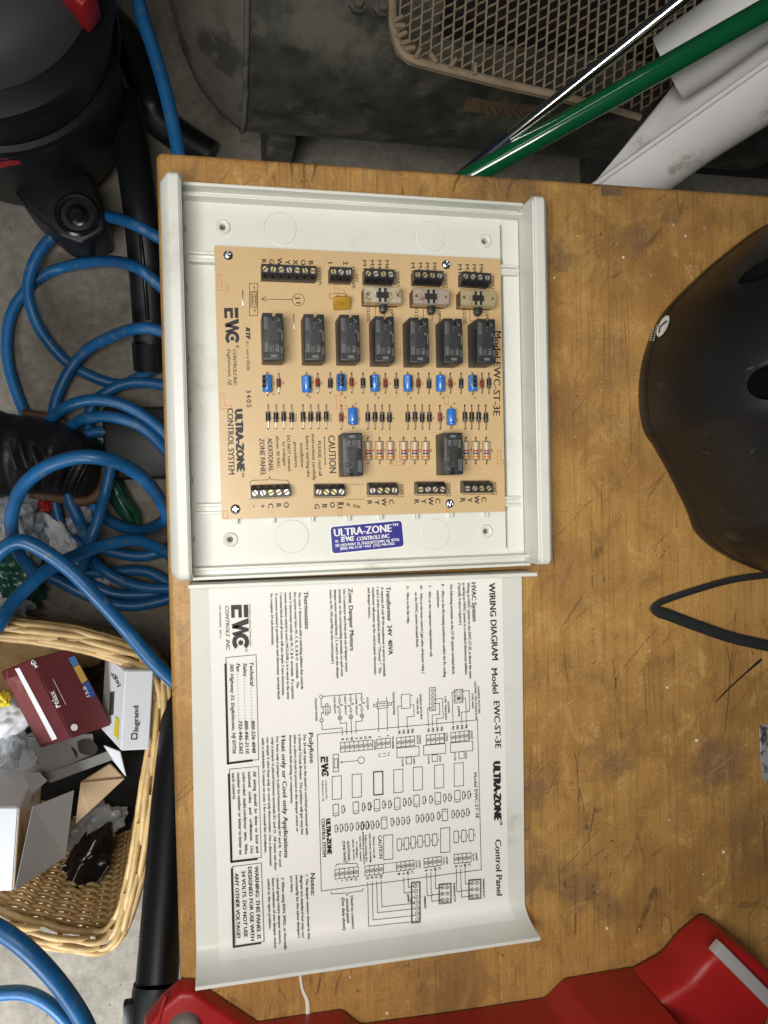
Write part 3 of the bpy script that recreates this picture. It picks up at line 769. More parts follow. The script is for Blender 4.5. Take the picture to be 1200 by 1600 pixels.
CS, CC, CT = cap_stripe(), cap_chevron(), cap_text()
CHt = .0034
def capacitor(c, turn, flip=False):
    p = U(*c, B+CHt); m_ = Matrix.Translation((p.x, p.y, B)) @ Matrix.Rotation(math.pi if flip else 0, 4, 'Z') @ Matrix.Rotation(random.uniform(-.02, .02), 4, 'Z')
    mc = m_ @ Matrix.Translation((0, 0, CHt))
    o = ob('capacitor', capbody, board, mc)
    rt = mc @ Matrix.Rotation(R_(turn), 4, 'Y')
    ob('stripe', CS, o, rt); ob('chevron', CC, o, rt)
    ob('sleeve_print', CT, o, mc @ Matrix.Rotation(R_(turn+90 if turn < 0 else turn-90), 4, 'Y'))
    for l in leads(CHt, .0050, .0076): ob('lead', l, o, m_)
for c, t in ((z7(455, 100), -38), (z7(776, 105), 62), (z7(1058, 92), -6), (z8(170, 90), -70), (z8(418, 90), 58), (z8(663, 91), 150), (z8(905, 90), 8)): capacitor(c, t)
capacitor(z7(1154, 370), 130, True); capacitor(z8(744, 345), 140, True)
dbody = lathe([(0, -.0030), (.0011, -.0030), (.00145, -.0027), (.00145, .0027), (.0011, .0030), (0, .0030)], 14, M['diode'], 'diode', m=RY)
dband = lathe([(.00148, -.0025), (.00148, -.0019)], 14, M['relayprint'], 'band', m=RY, cap=False)
zbody = lathe([(0, -.0027), (.0008, -.0027), (.0012, -.0023), (.0012, .0023), (.0008, .0027), (0, .0027)], 14, M['zener'], 'zener_diode', m=RY)
zband = lathe([(.00123, -.0020), (.00123, -.0012)], 14, M['diode'], 'band', m=RY, cap=False)
def diode(c, zen=False, reach=.0076):
    h = .0017; p = U(*c, B+h); m_ = Matrix.Translation((p.x, p.y, B)) @ Matrix.Rotation(random.uniform(-.03, .03), 4, 'Z')
    mc = m_ @ Matrix.Translation((0, random.uniform(-.0004, .0004), h))
    o = ob('zener_diode' if zen else 'diode', zbody if zen else dbody, board, mc)
    ob('band', zband if zen else dband, o, mc @ Matrix.Rotation(math.pi if random.random() < .5 else 0, 4, 'Z'))
    for l in leads(h, .0022, reach): ob('lead', l, o, m_)
D1 = [z7(970, 97)] + [z8(x, 90) for x in (82, 332, 577, 818, 1027)]
Z1 = [z7(550, 100), z7(868, 97), z7(1145, 95)] + [z8(x, 90) for x in (250, 497, 738, 975)]
D2 = [z7(x, 372) for x in (463, 527, 590, 655, 748, 810, 873, 937)] + [z8(x, 344) for x in (118, 172, 226, 281, 418, 472, 526, 580, 847, 897, 950, 1004)]
Z2 = [z7(1060, 375), z8(660, 346)]
for c in D1: diode(c, reach=.0062)
for c in Z1: diode(c, True, .0062)
for c in D2: diode(c)
for c in Z2: diode(c, True)
rbody = lathe([(0, -.0060), (.0012, -.0060), (.0020, -.0055), (.0021, -.0046), (.0019, -.0038), (.0018, -.0030), (.0018, .0030), (.0019, .0038), (.0021, .0046), (.0020, .0055), (.0012, .0060), (0, .0060)], 20, M['resistor'], 'resistor', m=RY)
rb = [(lathe([(.00184, y0), (.00184, y1)], 20, M[k_], 'colour_band', m=RY, cap=False)) for y0, y1, k_ in ((-.0004, .0008, 'bandred'), (.0008, .0014, 'bandgrey'), (.0014, .0026, 'bandviolet'))]
rb += [lathe([(.00196, .0036), (.00215, .0044), (.0021, .0049)], 20, M['bandorange'], 'colour_band', m=RY, cap=False)]
RES = [z8(x, 595) for x in (120, 205, 287, 388, 470, 552, 855, 928, 1008)]
for c in RES:
    h = .0023; p = U(*c, B+h); m_ = Matrix.Translation((p.x, p.y, B)) @ Matrix.Rotation(random.uniform(-.03, .03), 4, 'Z')
    mc = m_ @ Matrix.Translation((0, 0, h))
    o = ob('resistor', rbody, board, mc)
    for q in rb: ob('colour_band', q, o, mc)
    for l in leads(h, .0056, .0084): ob('lead', l, o, m_)
# jumper wires and polyfuse
for a, b in ((z5(254, 388), z5(258, 515)), (z5(671, 580), z5(675, 708))):
    p, q = U(*a, B), U(*b, B); ym = (p.y+q.y)/2; L_ = abs(p.y-q.y)/2
    ob('jumper_wire', tube('jumper_wire', [(0, -L_, -.0004), (0, -L_, .0003), (0, -L_+.0006, .0006), (0, L_-.0006, .0006), (0, L_, .0003), (0, L_, -.0004)], .00034, M['lead'], 6), board, Matrix.Translation(((p.x+q.x)/2, ym, B)))
pf = U(*z5(1066, 500), B+.006)
m_ = Matrix.Translation((pf.x, pf.y+.0012, B+.0054)) @ Matrix.Rotation(R_(4), 4, 'Z') @ Matrix.Rotation(R_(36), 4, 'X')
o = ob('polyfuse', rbox(-.0055, .0055, -.0043, .0043, -.0011, .0011, .0007, 3, M['poly'], 'polyfuse'), board, m_)
ob('stamp', local_print(lambda p: [p.line(l, .16) for l in ([(-1, -.6), (1.1, -.6), (1.1, .5), (-1, .5), (-1, -.6)], [(-.4, -.1), (.6, -.1)])], M['bakelite'], 'stamp'), o, m_ @ Matrix.Translation((0, 0, .00116)))
for sx in (-.0026, .0026):
    a = U(*z5(1043, 432), B)
    ob('lead', tube('lead', [(pf.x+sx, a.y, B-.0003), (pf.x+sx, a.y-.0002, B+.003), (pf.x+sx, pf.y+.0030, B+.0080)], .00036, M['lead'], 6), o)

# silk screen
S = Print(plane(B+.00007))
for c, e in ((z5, 0),):
    for x, y, l in ((430, 147, 'R'), (492, 150, 'G'), (557, 153, 'W'), (622, 155, 'Y'), (687, 155, 'X'), (750, 157, 'O'), (812, 160, 'B'), (970, 160, '1'), (1095, 163, '2')): S.letter(l, z5(x, y), 7.4, .78)
for xs2, y0, y1 in (((80, 137, 193, 248), 129, 195), ((443, 498, 551, 605), 147, 212), ((795, 850, 903, 956), 160, 224)):
    for x, l in zip(xs2, ('M1', 'M2', 'M4', 'M6')): S.text(l, z6(x, y0), z6(x+3, y1), 5.6, .012)
for l, a, b in (('ZONE1', z6(328, 213), z6(336, 320)), ('ZONE2', z6(688, 228), z6(696, 337)), ('ZONE3', z6(1040, 243), z6(1046, 347)), ('MOTOR', z6(304, 218), z6(312, 318)), ('MOTOR', z6(664, 234), z6(672, 335)), ('MOTOR', z6(1016, 250), z6(1022, 345)),
                ('CLOSE', z6(110, 482), z6(114, 590)), ('CLOSE', z6(470, 490), z6(474, 598)), ('CLOSE', z6(830, 498), z6(835, 607)), ('OPEN', z6(286, 495), z6(293, 586)), ('OPEN', z6(640, 503), z6(647, 592)), ('OPEN', z6(998, 513), z6(1004, 603))): S.text(l, a, b, 5.0, .012)
S.text('SYSTEM', z5(865, 198), z5(875, 337), 5.0); S.text("T'FORMER", z5(1143, 185), z5(1150, 372), 4.6); S.text('24V', z5(1172, 250), z5(1176, 318), 5)
for x, y, l in ((353, 1100, '-'), (420, 1100, '+'), (485, 1097, 'C'), (550, 1095, 'R'), (612, 1090, 'O'), (862, 1102, 'G'), (925, 1098, 'B'), (988, 1090, 'O')): S.letter(l, z7(x, y), 7.8, .74)
S.letter('R1', z7(1048, 1092), 7.8, .68)
for x0, y0, dx in ((133, 986, 54), (485, 978, 53), (830, 968, 53)):
    for i, l in enumerate('RYWC'): S.letter(l, z8(x0+i*dx, y0-i*2), 7.6, .8)
for l, a, b in (('ZONE1', z8(358, 846), z8(365, 942)), ('ZONE2', z8(708, 838), z8(716, 942)), ('ZONE3', z8(1053, 830), z8(1060, 927))): S.text(l, a, b, 5.6)
for a in (z8(332, 890), z8(690, 882), z8(1040, 872)): S.text("T'STAT", a, (a[0]+.6, a[1]+12), 4)
S.text('ULTRA-ZONE', z7(194, 316), z7(212, 814), 11.4, .04); S.text('TM', z7(246, 824), z7(248, 862), 4.2, .02)
S.text('CONTROL SYSTEM', z7(130, 304), z7(143, 842), 9.2, .016)
S.text('ADDITIONAL', z7(458, 547), z7(470, 817), 7.4, .016); S.text('ZONE PANEL', z7(392, 548), z7(404, 853), 7.8, .016)
for t, a, b in (('above 30 VAC.', (528, 530), (536, 797)), ('to voltages', (580, 575), (588, 772)), ('DO NOT connect', (616, 523), (628, 818)), ('procedures.', (672, 580), (682, 792)), ('installation', (724, 590), (732, 783)),
                ('before starting the', (770, 528), (782, 864)), ('instructions carefully', (818, 513), (830, 890)), ('PLEASE read all', (868, 570), (878, 852))): S.text(t, z7(*a), z7(*b), 5.0, .022)
S.line([z7(922, 540), z7(930, 758)], 1.2); S.disc(z7(922, 540), 1.1); S.disc(z7(930, 758), 1.1)
S.text('CAUTION', z7(953, 525), z7(966, 830), 10.6, .010)
S.text('Model EWC-ST-3E', z6(1068, 660), z8(1059, 332), 10.4, .012)
S.text('CONTROLS INC.', z5(176, 866), z7(182, 118), 5.4, .016, .3); S.text('Englishtown, NJ', z5(131, 864), z7(140, 116), 5.2, .006, .3)
S.text('RTF', z5(281, 688), z5(284, 786), 6.4, .04, .3); S.text('0-1 94V-0', z5(285, 800), z5(288, 945), 3.6, .01, .2); S.text('0506', z5(286, 958), z5(290, 1038), 5.4, -.006)
S.text('3405', z7(284, 154), z7(290, 296), 7.6, .012, 0, 1.25); S.text('4 R 06', z8(-88, 1000), z8(60, 1030), 4.6, .03)
o_, e_ = np.array(z5(104, 528)), np.array(z5(116, 822))
S.frame(EWC, o_, (e_-o_)/EWCL, np.array([116/5.217, -.6])); S.circle(z5(215, 843), 2.2, .6); S.letter('R', z5(215, 843), 2.4)
S.rect(*z5(312, 328), *z5(378, 590), .9); S.rect(*z5(322, 394), *z5(376, 522), .8); S.disc(z5(350, 358), 1.2); S.disc(z5(356, 552), 1.2); S.line([z5(350, 358), z5(352, 394)], .7); S.line([z5(356, 522), z5(356, 552)], .7)
for k_ in range(3): S.rect(*z5(332+k_*5, 402+k_*14), *z5(368-k_*5, 512-k_*14), .6)
S.circle(z5(710, 462), 9.4, .8, 24); S.text('J1', z5(690, 432), z5(694, 492), 6.4); S.line([z5(660, 460), z5(412, 455)], .9); S.line([z5(445, 435), z5(410, 455), z5(450, 474)], .9)
S.line([z7(315, 922), z7(318, 900), z7(345, 889), z7(455, 886), z7(470, 878), z7(476, 860), z7(484, 878), z7(500, 885), z7(612, 888), z7(634, 898), z7(638, 918)], .9)
for (a, b) in ((z7(1095, 920), z8(96, 848)), (z7(1095, 1045), z8(96, 960))):
    for i in range(7):
        t0, t1 = i/7, i/7+.085; S.line([(a[0]+(b[0]-a[0])*t, a[1]+(b[1]-a[1])*t) for t in (t0, t1)], .8)
for c, l in ((z7(512, 98), 'C9'), (z7(586, 95), 'Z9'), (z7(832, 88), 'C8'), (z7(900, 95), 'Z8'), (z7(1110, 95), 'C4'), (z7(1180, 95), 'Z4'), (z7(1092, 378), 'Z7'), (z8(52, 360), 'C7'), (z8(215, 95), 'C1'), (z8(280, 92), 'Z1'), (z8(465, 95), 'C2'), (z8(525, 92), 'Z2'), (z8(710, 95), 'C5'), (z8(768, 92), 'Z5'), (z8(950, 95), 'C3'), (z8(690, 345), 'Z6'), (z8(790, 365), 'C6')): S.letter(l, c, 3.6, .62, 0)
S.text('D24', z7(678, 352), z7(682, 410), 3.6); S.text('D21', z7(962, 355), z7(966, 410), 3.6)
for i, c in enumerate(D2[:-1]):
    if i not in (3, 7): S.letter('D', (c[0]+6.2, c[1]+2), 3.4, .7, 0)
for i, c in enumerate(RES): S.letter('R%d' % (i+1), (c[0]+8.2, c[1]), 3.6, .62, 0)
for c in D1+D2+Z1+Z2:
    S.rect(c[0]-3.4, c[1]-8, c[0]+3.4, c[1]+8, .6); k_ = 15.2 if c in D1+Z1 else 18.4
    for s in (-1, 1): S.disc((c[0], c[1]+s*k_), 1.5, 8)
for c in RES:
    S.rect(c[0]-6.3, c[1]-14.6, c[0]+6.3, c[1]+14.6, .7)
    for s in (-1, 1): S.disc((c[0], c[1]+s*20.4), 1.5, 8)
for c in (z7(510, 188), z7(805, 212), z7(1092, 214), z8(200, 200), z8(440, 200), z8(683, 200), z8(922, 200), z8(30, 243), z8(766, 243)): S.line([(c[0]-1.8, c[1]), (c[0]+1.8, c[1])], .7); S.line([(c[0], c[1]-1.8), (c[0], c[1]+1.8)], .7)
for (a, b, n), f in [(q, -1) for q in TBS] + [(q, 1) for q in BBS]:
    sh = 8.2 if f < 0 else 9.0
    S.line([(a[0]-8.5, a[1]+sh+(11 if f < 0 else 0)), (b[0]+3.5, b[1]+sh+(11 if f < 0 else 0))], .8)
for x0, x1, y0, y1 in ((176, 246, 478, 552), (536, 602, 490, 576), (884, 950, 500, 582)): S.line([z6(x0, y0), z6(x0, y1), z6(x1, y1), z6(x1, y0)], .7)
S.rect(*z5(965, 412), *z5(1105, 450), .7)
S.build('silkscreen', M['ink'], board)['kind'] = 'stuff'
Rr = Print(plane(B+.00005))
for q, f in (([(50, 258), (78, 256), (84, 350), (138, 350), (141, 380), (55, 383)], z5), ([(75, 185), (103, 183), (107, 278), (165, 278), (168, 303), (80, 308)], z7), ([(95, 1140), (130, 1138), (132, 1198), (97, 1200)], z7),
             ([(1003, 338), (1030, 338), (1034, 380), (1088, 382), (1086, 408), (1008, 404)], z5), ([(600, 850), (632, 850), (632, 876), (602, 876)], z5), ([(1018, 195), (1052, 195), (1052, 282), (1106, 280), (1106, 308), (1024, 308)], z7),
             ([(318, 620), (330, 622), (332, 680), (378, 680), (378, 705), (304, 706)], z8), ([(1090, 595), (1112, 594), (1116, 668), (1134, 668), (1134, 695), (1090, 695)], z8), ([(696, 185), (722, 185), (722, 250), (698, 250)], z8), ([(330, 800), (366, 800), (366, 828), (332, 828)], z6),
             ([(742, 385), (764, 385), (764, 410), (742, 410)], z6), ([(1036, 1118), (1062, 1118), (1064, 1180), (1038, 1180)], z7), ([(706, 1030), (730, 1030), (730, 1056), (708, 1056)], z8), ([(1085, 742), (1112, 742), (1112, 830), (1088, 830)], z6)): Rr.line([f(*p) for p in q], .8, True)
Rr.build('red_outline', M['redink'], board)['kind'] = 'stuff'

# ------------------------------------------------------------------ case cover lying inside up, with the wiring diagram
CZ = T + .0030                     # inside face of the cover
LIPZ = T + .0300
CR = R_(-.6)
c_tl, c_tr = U(294, 915, LIPZ), U(839, 894, LIPZ)
c_bl, c_br = U(305, 1540, LIPZ), U(846, 1467, LIPZ)
ccx = (c_tl.x+c_tr.x+c_bl.x+c_br.x)/4; cw = ((c_tr-c_tl).length+(c_br-c_bl).length)/2
cy1 = (c_tl.y+c_tr.y)/2; cy0 = (c_bl.y+c_br.y)/2
ccy = (cy0+cy1)/2; hl = (cy1-cy0)/2
yf = U(815, 1405, CZ).y - ccy      # where the lower bend begins
print('COVER', cw, cy1-cy0, yf, hl)
cover = thing('case_cover', (ccx, ccy, T), 'ivory plastic case cover lying inside up with a pasted wiring diagram', 'cover')
CM = Matrix.Translation((ccx, ccy, 0)) @ Matrix.Rotation(CR, 4, 'Z')
CMi = CM.inverted()
BD = (yf+hl)                        # horizontal run of the lower bend
def cover_z(y):
    """height of the inside face along the cover's own y"""
    t = np.clip((yf-y)/BD, 0, .995)
    return CZ + (LIPZ-CZ)*(1-np.sqrt(np.clip(1-t**2.3, 0, 1)))
prof = [(hl, LIPZ), (hl, T+.004), (hl-.0009, T+.0012), (hl-.003, T+.0005)]
N = 14
ts = [math.sin(math.pi/2*i/N) for i in range(N+1)]
inner = [(yf - BD*t, float(cover_z(yf-BD*t)) if t < .995 else LIPZ) for t in ts]
out_b = []
for i, (y, z) in enumerate(inner):
    a = inner[max(0, i-1)]; b = inner[min(N, i+1)]
    d = Vector((b[0]-a[0], b[1]-a[1])).normalized(); n_ = Vector((d.y, -d.x)) if d.x > 0 else Vector((-d.y, d.x))
    n_ = Vector((d.y, -d.x)); n_ = n_ if n_.y < 0 or n_.x < 0 else -n_
    out_b.append((y+n_.x*.0024, max(T+.0005, z+n_.y*.0024)))
prof_in = [(hl-.0024, LIPZ), (hl-.0024, CZ+.004), (hl-.0034, CZ+.0012), (hl-.0055, CZ)] + inner
loop = prof_in[::-1][::-1] + out_b[::-1] + prof[::-1]
me = extrude_profile(loop, -cw/2, cw/2, 'X', 0, M['abs'], 'shell')
bm = bmesh.new(); bm.from_mesh(me)
# the floor of the cover is a little narrower than it is long: bevel the rims lightly
bmesh.ops.bevel(bm, geom=[e for e in bm.edges if len(e.link_faces) == 2 and e.calc_face_angle(0) > R_(60)], offset=.0003, segments=1, affect='EDGES')
ob('shell', bmesh_me('shell', bm, M['abs'], ang=35), cover, CM)
# diagram sheet follows the cover
def cover_surf(off):
    def f(p):
        p = np.atleast_2d(np.asarray(p, float)); z = np.full(len(p), CZ)
        cs, sn = math.cos(-CR), math.sin(-CR)
        for _ in range(14):
            w = UA(p, z+off); y = sn*(w[:, 0]-ccx)+cs*(w[:, 1]-ccy)
            z = z*.4 + cover_z(y)*.6
        return UA(p, z+off)
    return f
sf = cover_surf(.0002)
pT, pB = [(326, 912), (780, 890)], [(343, 1503), (806, 1437)]
V, Fc = [], []
nu, nv = 14, 150
lft = lambda t: np.array([326+17*t, 912+591*t]); 
def rgt(t):
    y = 893 + (1437-893)*t
    return np.array([784 + 11*min(t, .94)/.94 + (11*((t-.94)/.06) if t > .94 else 0), y])
for j in range(nv+1):
    t = j/nv
    for i in range(nu+1):
        s_ = i/nu; V.append(lft(t)*(1-s_)+rgt(t)*s_)
P3 = sf(V)
for j in range(nv):
    for i in range(nu):
        a = j*(nu+1)+i; Fc.append((a, a+nu+1, a+nu+2, a+1))
# slight buckles of the glued sheet
P3 = np.array(P3)
for k_, p in enumerate(P3):
    P3[k_, 2] += .00025*max(0, noise.noise(Vector((p[0]*22, p[1]*22, 3))))
sheet = ob('diagram_sheet', mesh('diagram_sheet', P3, Fc, M['paper'], True), cover)
sheet['label'] = 'white printed wiring diagram pasted inside the cover'
bm = bmesh.new(); bm.from_mesh(sheet.data)
for f in bm.faces:
    if f.normal.z < 0: f.normal_flip()
bm.to_mesh(sheet.data); bm.free()

zA = lambda X, Y: (290+X/4, 880+Y/4)
zB = lambda X, Y: (560+X/4, 880+Y/4)
zC = lambda X, Y: (290+X/4, 1210+Y/4)
zD = lambda X, Y: (560+X/4, 1190+Y/4)
zE = lambda X, Y: (480+X/8.571, 1060+Y/8.571)
zF = lambda X, Y: (600+X/6.667, 1290+Y/6.667)
ps = cover_surf(.00085)
Tx = Print(ps)
def T_(t, a, b, h, bold=0., sh=0.): Tx.text(t, a, b, h, bold, sh)
T_('WIRING DIAGRAM', zB(815, 125), zB(836, 606), 9.4, .022); T_('Model', zB(830, 660), zB(840, 815), 9.0, .02); T_('EWC-ST-3E', zB(845, 865), zB(856, 1157), 9.0, .02)
T_('ULTRA-ZONE', zD(843, 4), zD(850, 364), 10.6, .042); T_('TM', zD(882, 372), zD(884, 396), 4, .02); T_('Control Panel', zD(855, 488), zD(864, 837), 9, .016)
for t, a, b in (('HVAC System', zB(706, 122), zB(714, 363)), ('Transformer  24V  40VA', zB(173, 148), zB(188, 573)), ('Zone Damper Motors', zA(1016, 158), zA(1028, 546)), ('Thermostats', zA(738, 177), zA(746, 411)),
                ('Polyfuse', zA(768, 1062), zA(777, 1250)), ('Heat only or Cool only Applications', zA(597, 1080), zC(617, 521)), ('Notes:', zC(780, 620), zC(784, 756))): T_(t, a, b, 6.8, .024)
for t, a, b in (('Wiring an HVAC system to the EWC-ST-3E, is about the same', zB(679, 122), zB(694, 722)), ('as wiring an HVAC system to a standard thermostat subbase.', zB(651, 122), zB(667, 700)), ('(Typically 4 wires required )', zB(623, 124), zB(631, 385)),
                ('The following terminals on the ST-3E system terminal block.', zB(572, 130), zB(587, 696)), ('R -  Wire to the Rh heating transformer and/or the Rc cooling', zB(519, 132), zB(533, 713)), ('transformer.', zB(489, 170), zB(493, 282)),
                ('Y -  Wire to the compressor relay/contactor coil.', zB(437, 138), zB(448, 586)), ('W -  Wire to the heat control ( gas valve, oil burner relay )', zB(383, 138), zB(398, 688)), ('on the HVAC system terminal block.', zB(352, 182), zB(361, 528)), ('G -  Wire to the fan relay.', zB(299, 143), zB(305, 378)),
                ('A separate 24 volt 40 VA transformer is wired to terminals', zB(141, 150), zB(156, 709)), ('1 and 2 of the terminal block labeled " T\'Former ".  This', zB(113, 150), zB(128, 689)), ('transformer will power up the control panel, thermostats', zB(85, 152), zB(99, 696)), ('and damper motors.', zB(57, 153), zB(62, 345)),
                ('Use 3 conductor wire from each set of damper motor', zA(984, 162), zA(999, 681)), ('terminals  to the corresponding terminals on each zone', zA(956, 163), zA(971, 706)), ('damper motor terminal block. ( 1, 4 and 6 on the damper', zA(927, 165), zA(944, 722)), ('motor to M1, M4 and M6 on the control panel )', zA(899, 167), zA(913, 628)),
                ('The zone 1 thermostat with a switching subbase that controls', zA(705, 180), zA(721, 788)), ('the system must have W, Y, R, G, B & O  terminals.  The', zA(676, 180), zA(693, 780)), ('zone 2 thermostat needs only W, Y, & R  terminals.  If a separate', zA(647, 182), zA(663, 848)),
                ('remote selector switch is used ( MCS-DXB ), it is wired to the zone', zA(617, 184), zA(634, 850)), ('1 terminal block and all zones will use simple 3 wire thermostats.', zA(588, 186), zA(603, 830)), ('A common terminal is provided on each thermostat  terminal block', zA(559, 188), zA(575, 852)), ('for complete 24 volt thermostats.', zA(529, 190), zA(537, 515)),
                ('The 24 volt input to the panel is overload protected with', zA(735, 1068), zC(751, 378)), ('a thermal Circuit Breaker. The polyfuse will get very hot', zA(705, 1070), zC(721, 378)), ('when a short circuit is present in the damper motor or', zA(675, 1072), zC(691, 360)), ('thermostat field wiring or components.', zA(647, 1074), zC(656, 185)),
                ('For heat only a jumper is placed between terminals R1 and B.  For cool', zA(565, 1085), zC(585, 575)), ('only a jumper is placed between terminals R1 and O.  All zones can then', zA(535, 1088), zC(555, 597)), ('use simple 2 wire heat only or cool only thermostats. Use a thermostat', zA(505, 1090), zC(525, 572)), ('with a switchable G output on zone 1 for manual fan circulation.', zA(475, 1092), zC(493, 492)),
                ('1. The damper motors shown in this', zC(749, 630), zC(764, 1030)), ('diagram are standard but may not', zC(716, 630), zC(727, 1022)), ('necessarily be the same dampers', zC(686, 632), zC(701, 1022)), ('you have.', zC(654, 635), zC(657, 740)),
                ('2. When using RDN, SMDL, or Normally', zC(599, 645), zC(617, 1095)), ('closed spring return damper motors,', zC(567, 648), zC(584, 1060)), ('leave a minimum of one damper motor', zC(539, 650), zC(554, 1090)), ('switch in the open position.', zC(511, 655), zC(521, 968))): T_(t, a, b, 4.1, .022)
for t, a, b in (('All  wiring  should  be  done  to  local  and', zA(421, 1302), zC(440, 490)), ('national   codes   and   ordinances.   Use', zA(389, 1305), zC(405, 495)), ('color-coded  multi-conductor  wire.  Wire', zA(354, 1308), zC(369, 498)), ('number to number or letter to letter on', zA(321, 1310), zC(335, 502)), ('each control.', zA(289, 1312), zC(294, 158))): T_(t, a, b, 4.9, .018)
for t, a, b in (('WARNING: THIS PANEL IS', zC(431, 575), zC(447, 1028)), ('DESIGNED FOR USE WITH', zC(389, 580), zC(407, 1040)), ('24 VOLTS. DO NOT USE', zC(349, 605), zC(364, 1018)), ('ANY OTHER VOLTAGE!', zC(307, 620), zC(319, 1022))): T_(t, a, b, 5.8, .026)
for t, n, y, ye in (('Technical', '800-526-4048', (400, 620, 404, 768), (409, 985, 416, 1187)), ('Sales', '800-446-3110', (359, 625, 361, 708), (367, 985, 374, 1190)), ('Fax', '732-446-5362', (316, 628, 318, 680), (329, 985, 336, 1192))):
    T_(t, zA(*y[:2]), zA(*y[2:]), 5.8, .02, .2); T_(n, zA(*ye[:2]), zA(*ye[2:]), 5.6, .02, .2)
    q = y[3]+8; a0 = np.array(y[2:], float); b0 = np.array(ye[:2], float); nn = int((b0[1]-a0[1]-16)/18)
    for i in range(nn): Tx.disc(zA(*(a0+(b0-a0)*((i+.7)/(nn+.4))+[4, 0])), .75, 6)
T_('385 Highway 33, Englishtown, NJ 07726', zA(277, 630), zA(294, 1190), 5.2, .016, .2)
T_('Excellence without Compromise', zA(396, 258), zA(402, 520), 2.6); T_('CONTROLS  INC.', zA(247, 268), zA(254, 545), 5.6, .006, .3); T_('P/N 090A9A0003   REV A', zA(208, 268), zA(213, 467), 2.8)
o_, e_ = np.array(zA(283, 262)), np.array(zA(292, 540)); Tx.frame(EWC, o_, (e_-o_)/EWCL, (107/4, -.8)); Tx.circle(zA(380, 545), 1.8, .5)
# diagram lettering
T_('Model EWC-ST-3E', zD(720, 70), zD(734, 356), 4.8, .008); T_('ULTRA-ZONE', zC(877, 280), zC(887, 498), 6.6, .04); T_('CONTROL SYSTEM', zC(848, 278), zC(857, 516), 5.4, .018)
o_, e_ = np.array(zA(842, 1210)), np.array(zA(850, 1338)); Tx.frame(EWC, o_, (e_-o_)/EWCL, (46/4, -.4)); T_('CONTROLS INC.', zC(871, 38), zC(876, 160), 2.4, .01); T_('Englishtown, NJ', zC(851, 40), zC(856, 166), 2.4, .01)
for t, a, b in (('CAUTION', zD(122, 463), zD(130, 606)),): T_(t, a, b, 5.8)
for t, a, b in (('Please read all', zD(90, 470), zD(94, 600)), ('instructions carefully', zD(66, 450), zD(72, 632)), ('before starting the', zD(40, 460), zD(46, 625)), ('installation procedures.', zC(1104, 362), zC(1112, 566)), ('DO NOT connect', zC(1084, 390), zC(1090, 544)), ('to voltages', zC(1064, 420), zC(1068, 520)), ('above 30 VAC.', zC(1041, 408), zC(1047, 540))): T_(t, a, b, 2.8, .026)
T_('ADDITIONAL', zC(1008, 415), zC(1014, 545), 3.8, .01); T_('ZONE PANEL', zC(980, 415), zC(988, 552), 3.8, .01)
for t, a, b in (('Used to connect', zC(1030, 760), zC(1040, 966)), ('second panel.', zC(1002, 778), zC(1009, 932)), ('(See data sheet)', zC(975, 772), zC(984, 974))): T_(t, a, b, 4.6, .018)
for i, l in enumerate('RGWYXOB'): Tx.letter(l, zE(473+i*61, 820-i*5), 4.0, .75)
Tx.letter('1', zE(965, 782), 3.6); Tx.letter('2', zE(1080, 768), 3.6)
for t, a, b in (('SYSTEM', zE(888, 830), zE(896, 955)), ("T'FORMER", zE(1130, 775), zE(1138, 945)), ('TRANSFORMER', zE(100, 260), zE(112, 575)), ('FAN RELAY', zE(350, 250), zE(362, 475)), ('HEAT RELAY', zE(492, 235), zE(505, 490)), ('COMP RELAY', zE(640, 225), zE(652, 495)), ('SYSTEM', zE(790, 255), zE(798, 415)), ('TRANSFORMER', zE(1142, 180), zE(1150, 495)),
                ('DAMPER MOTORS', zB(744, 772), zB(750, 940)), ('SQUARE / RECTANGULAR', zB(724, 740), zB(732, 978)), ('TYPE MAN', zB(706, 810), zB(710, 908)), ('ROUND', zB(556, 868), zB(560, 938)), ('TYPE  MAN-RDN', zB(536, 830), zB(542, 978)), ('SPRING RETURN', zB(381, 820), zB(388, 975)), ('TYPE MA-SR', zB(361, 840), zB(366, 945)),
                ('JUMPER', zB(620, 895), zB(623, 960)), ('THERMOSTAT', zF(1026, 550), zF(1032, 755)), ('THERMOSTAT', zF(720, 595), zF(728, 797)), ('THERMOSTAT', zF(414, 735), zF(422, 868)), ('JUMPER', zF(240, 715), zF(246, 800))): T_(t, a, b, 2.9, .028)
for n, x, y in (('1', 378, 1075), ('2', 546, 1060), ('3', 702, 1045)):
    T_('ZONE'+n, zB(x, y), zB(x+3, y+55), 2.6, .02); T_('MOTOR', zB(x-15, y+2), zB(x-12, y+57), 2.6, .02)
for x0, y0 in ((255, 1058), (438, 1045), (592, 1030)):
    for i, l in enumerate(('M1', 'M2', 'M4', 'M6')): Tx.letter(l, zB(x0+i*27.5, y0-i*3), 3.8, .7)
for x, y in ((345, 1215), (508, 1200), (670, 1182)): T_('OPEN', zB(x-4, y), zB(x-2, y+42), 2.6, .02)
for x, y in ((272, 1222), (435, 1205), (600, 1185)): T_('CLOSE', zB(x-2, y), zB(x, y+50), 2.6, .02)
for i, l in enumerate('RYWC'):
    Tx.letter(l, zF(752+i*45, 428-i*6), 3.9, .75); Tx.letter(l, zF(440+i*46, 470-i*7), 3.9, .75); Tx.letter(l, zF(155+i*46, 508-i*7), 3.9, .75)
for l, x, y in (('G', 57, 730), ('B', 85, 726), ('O', 112, 722), ('R1', 141, 722)): Tx.letter(l, zD(x, y), 3.9, .7)
for i, l in enumerate('-+CRO'): Tx.letter(l, zC(948+i*29, 668-i*3), 3.9, .7)
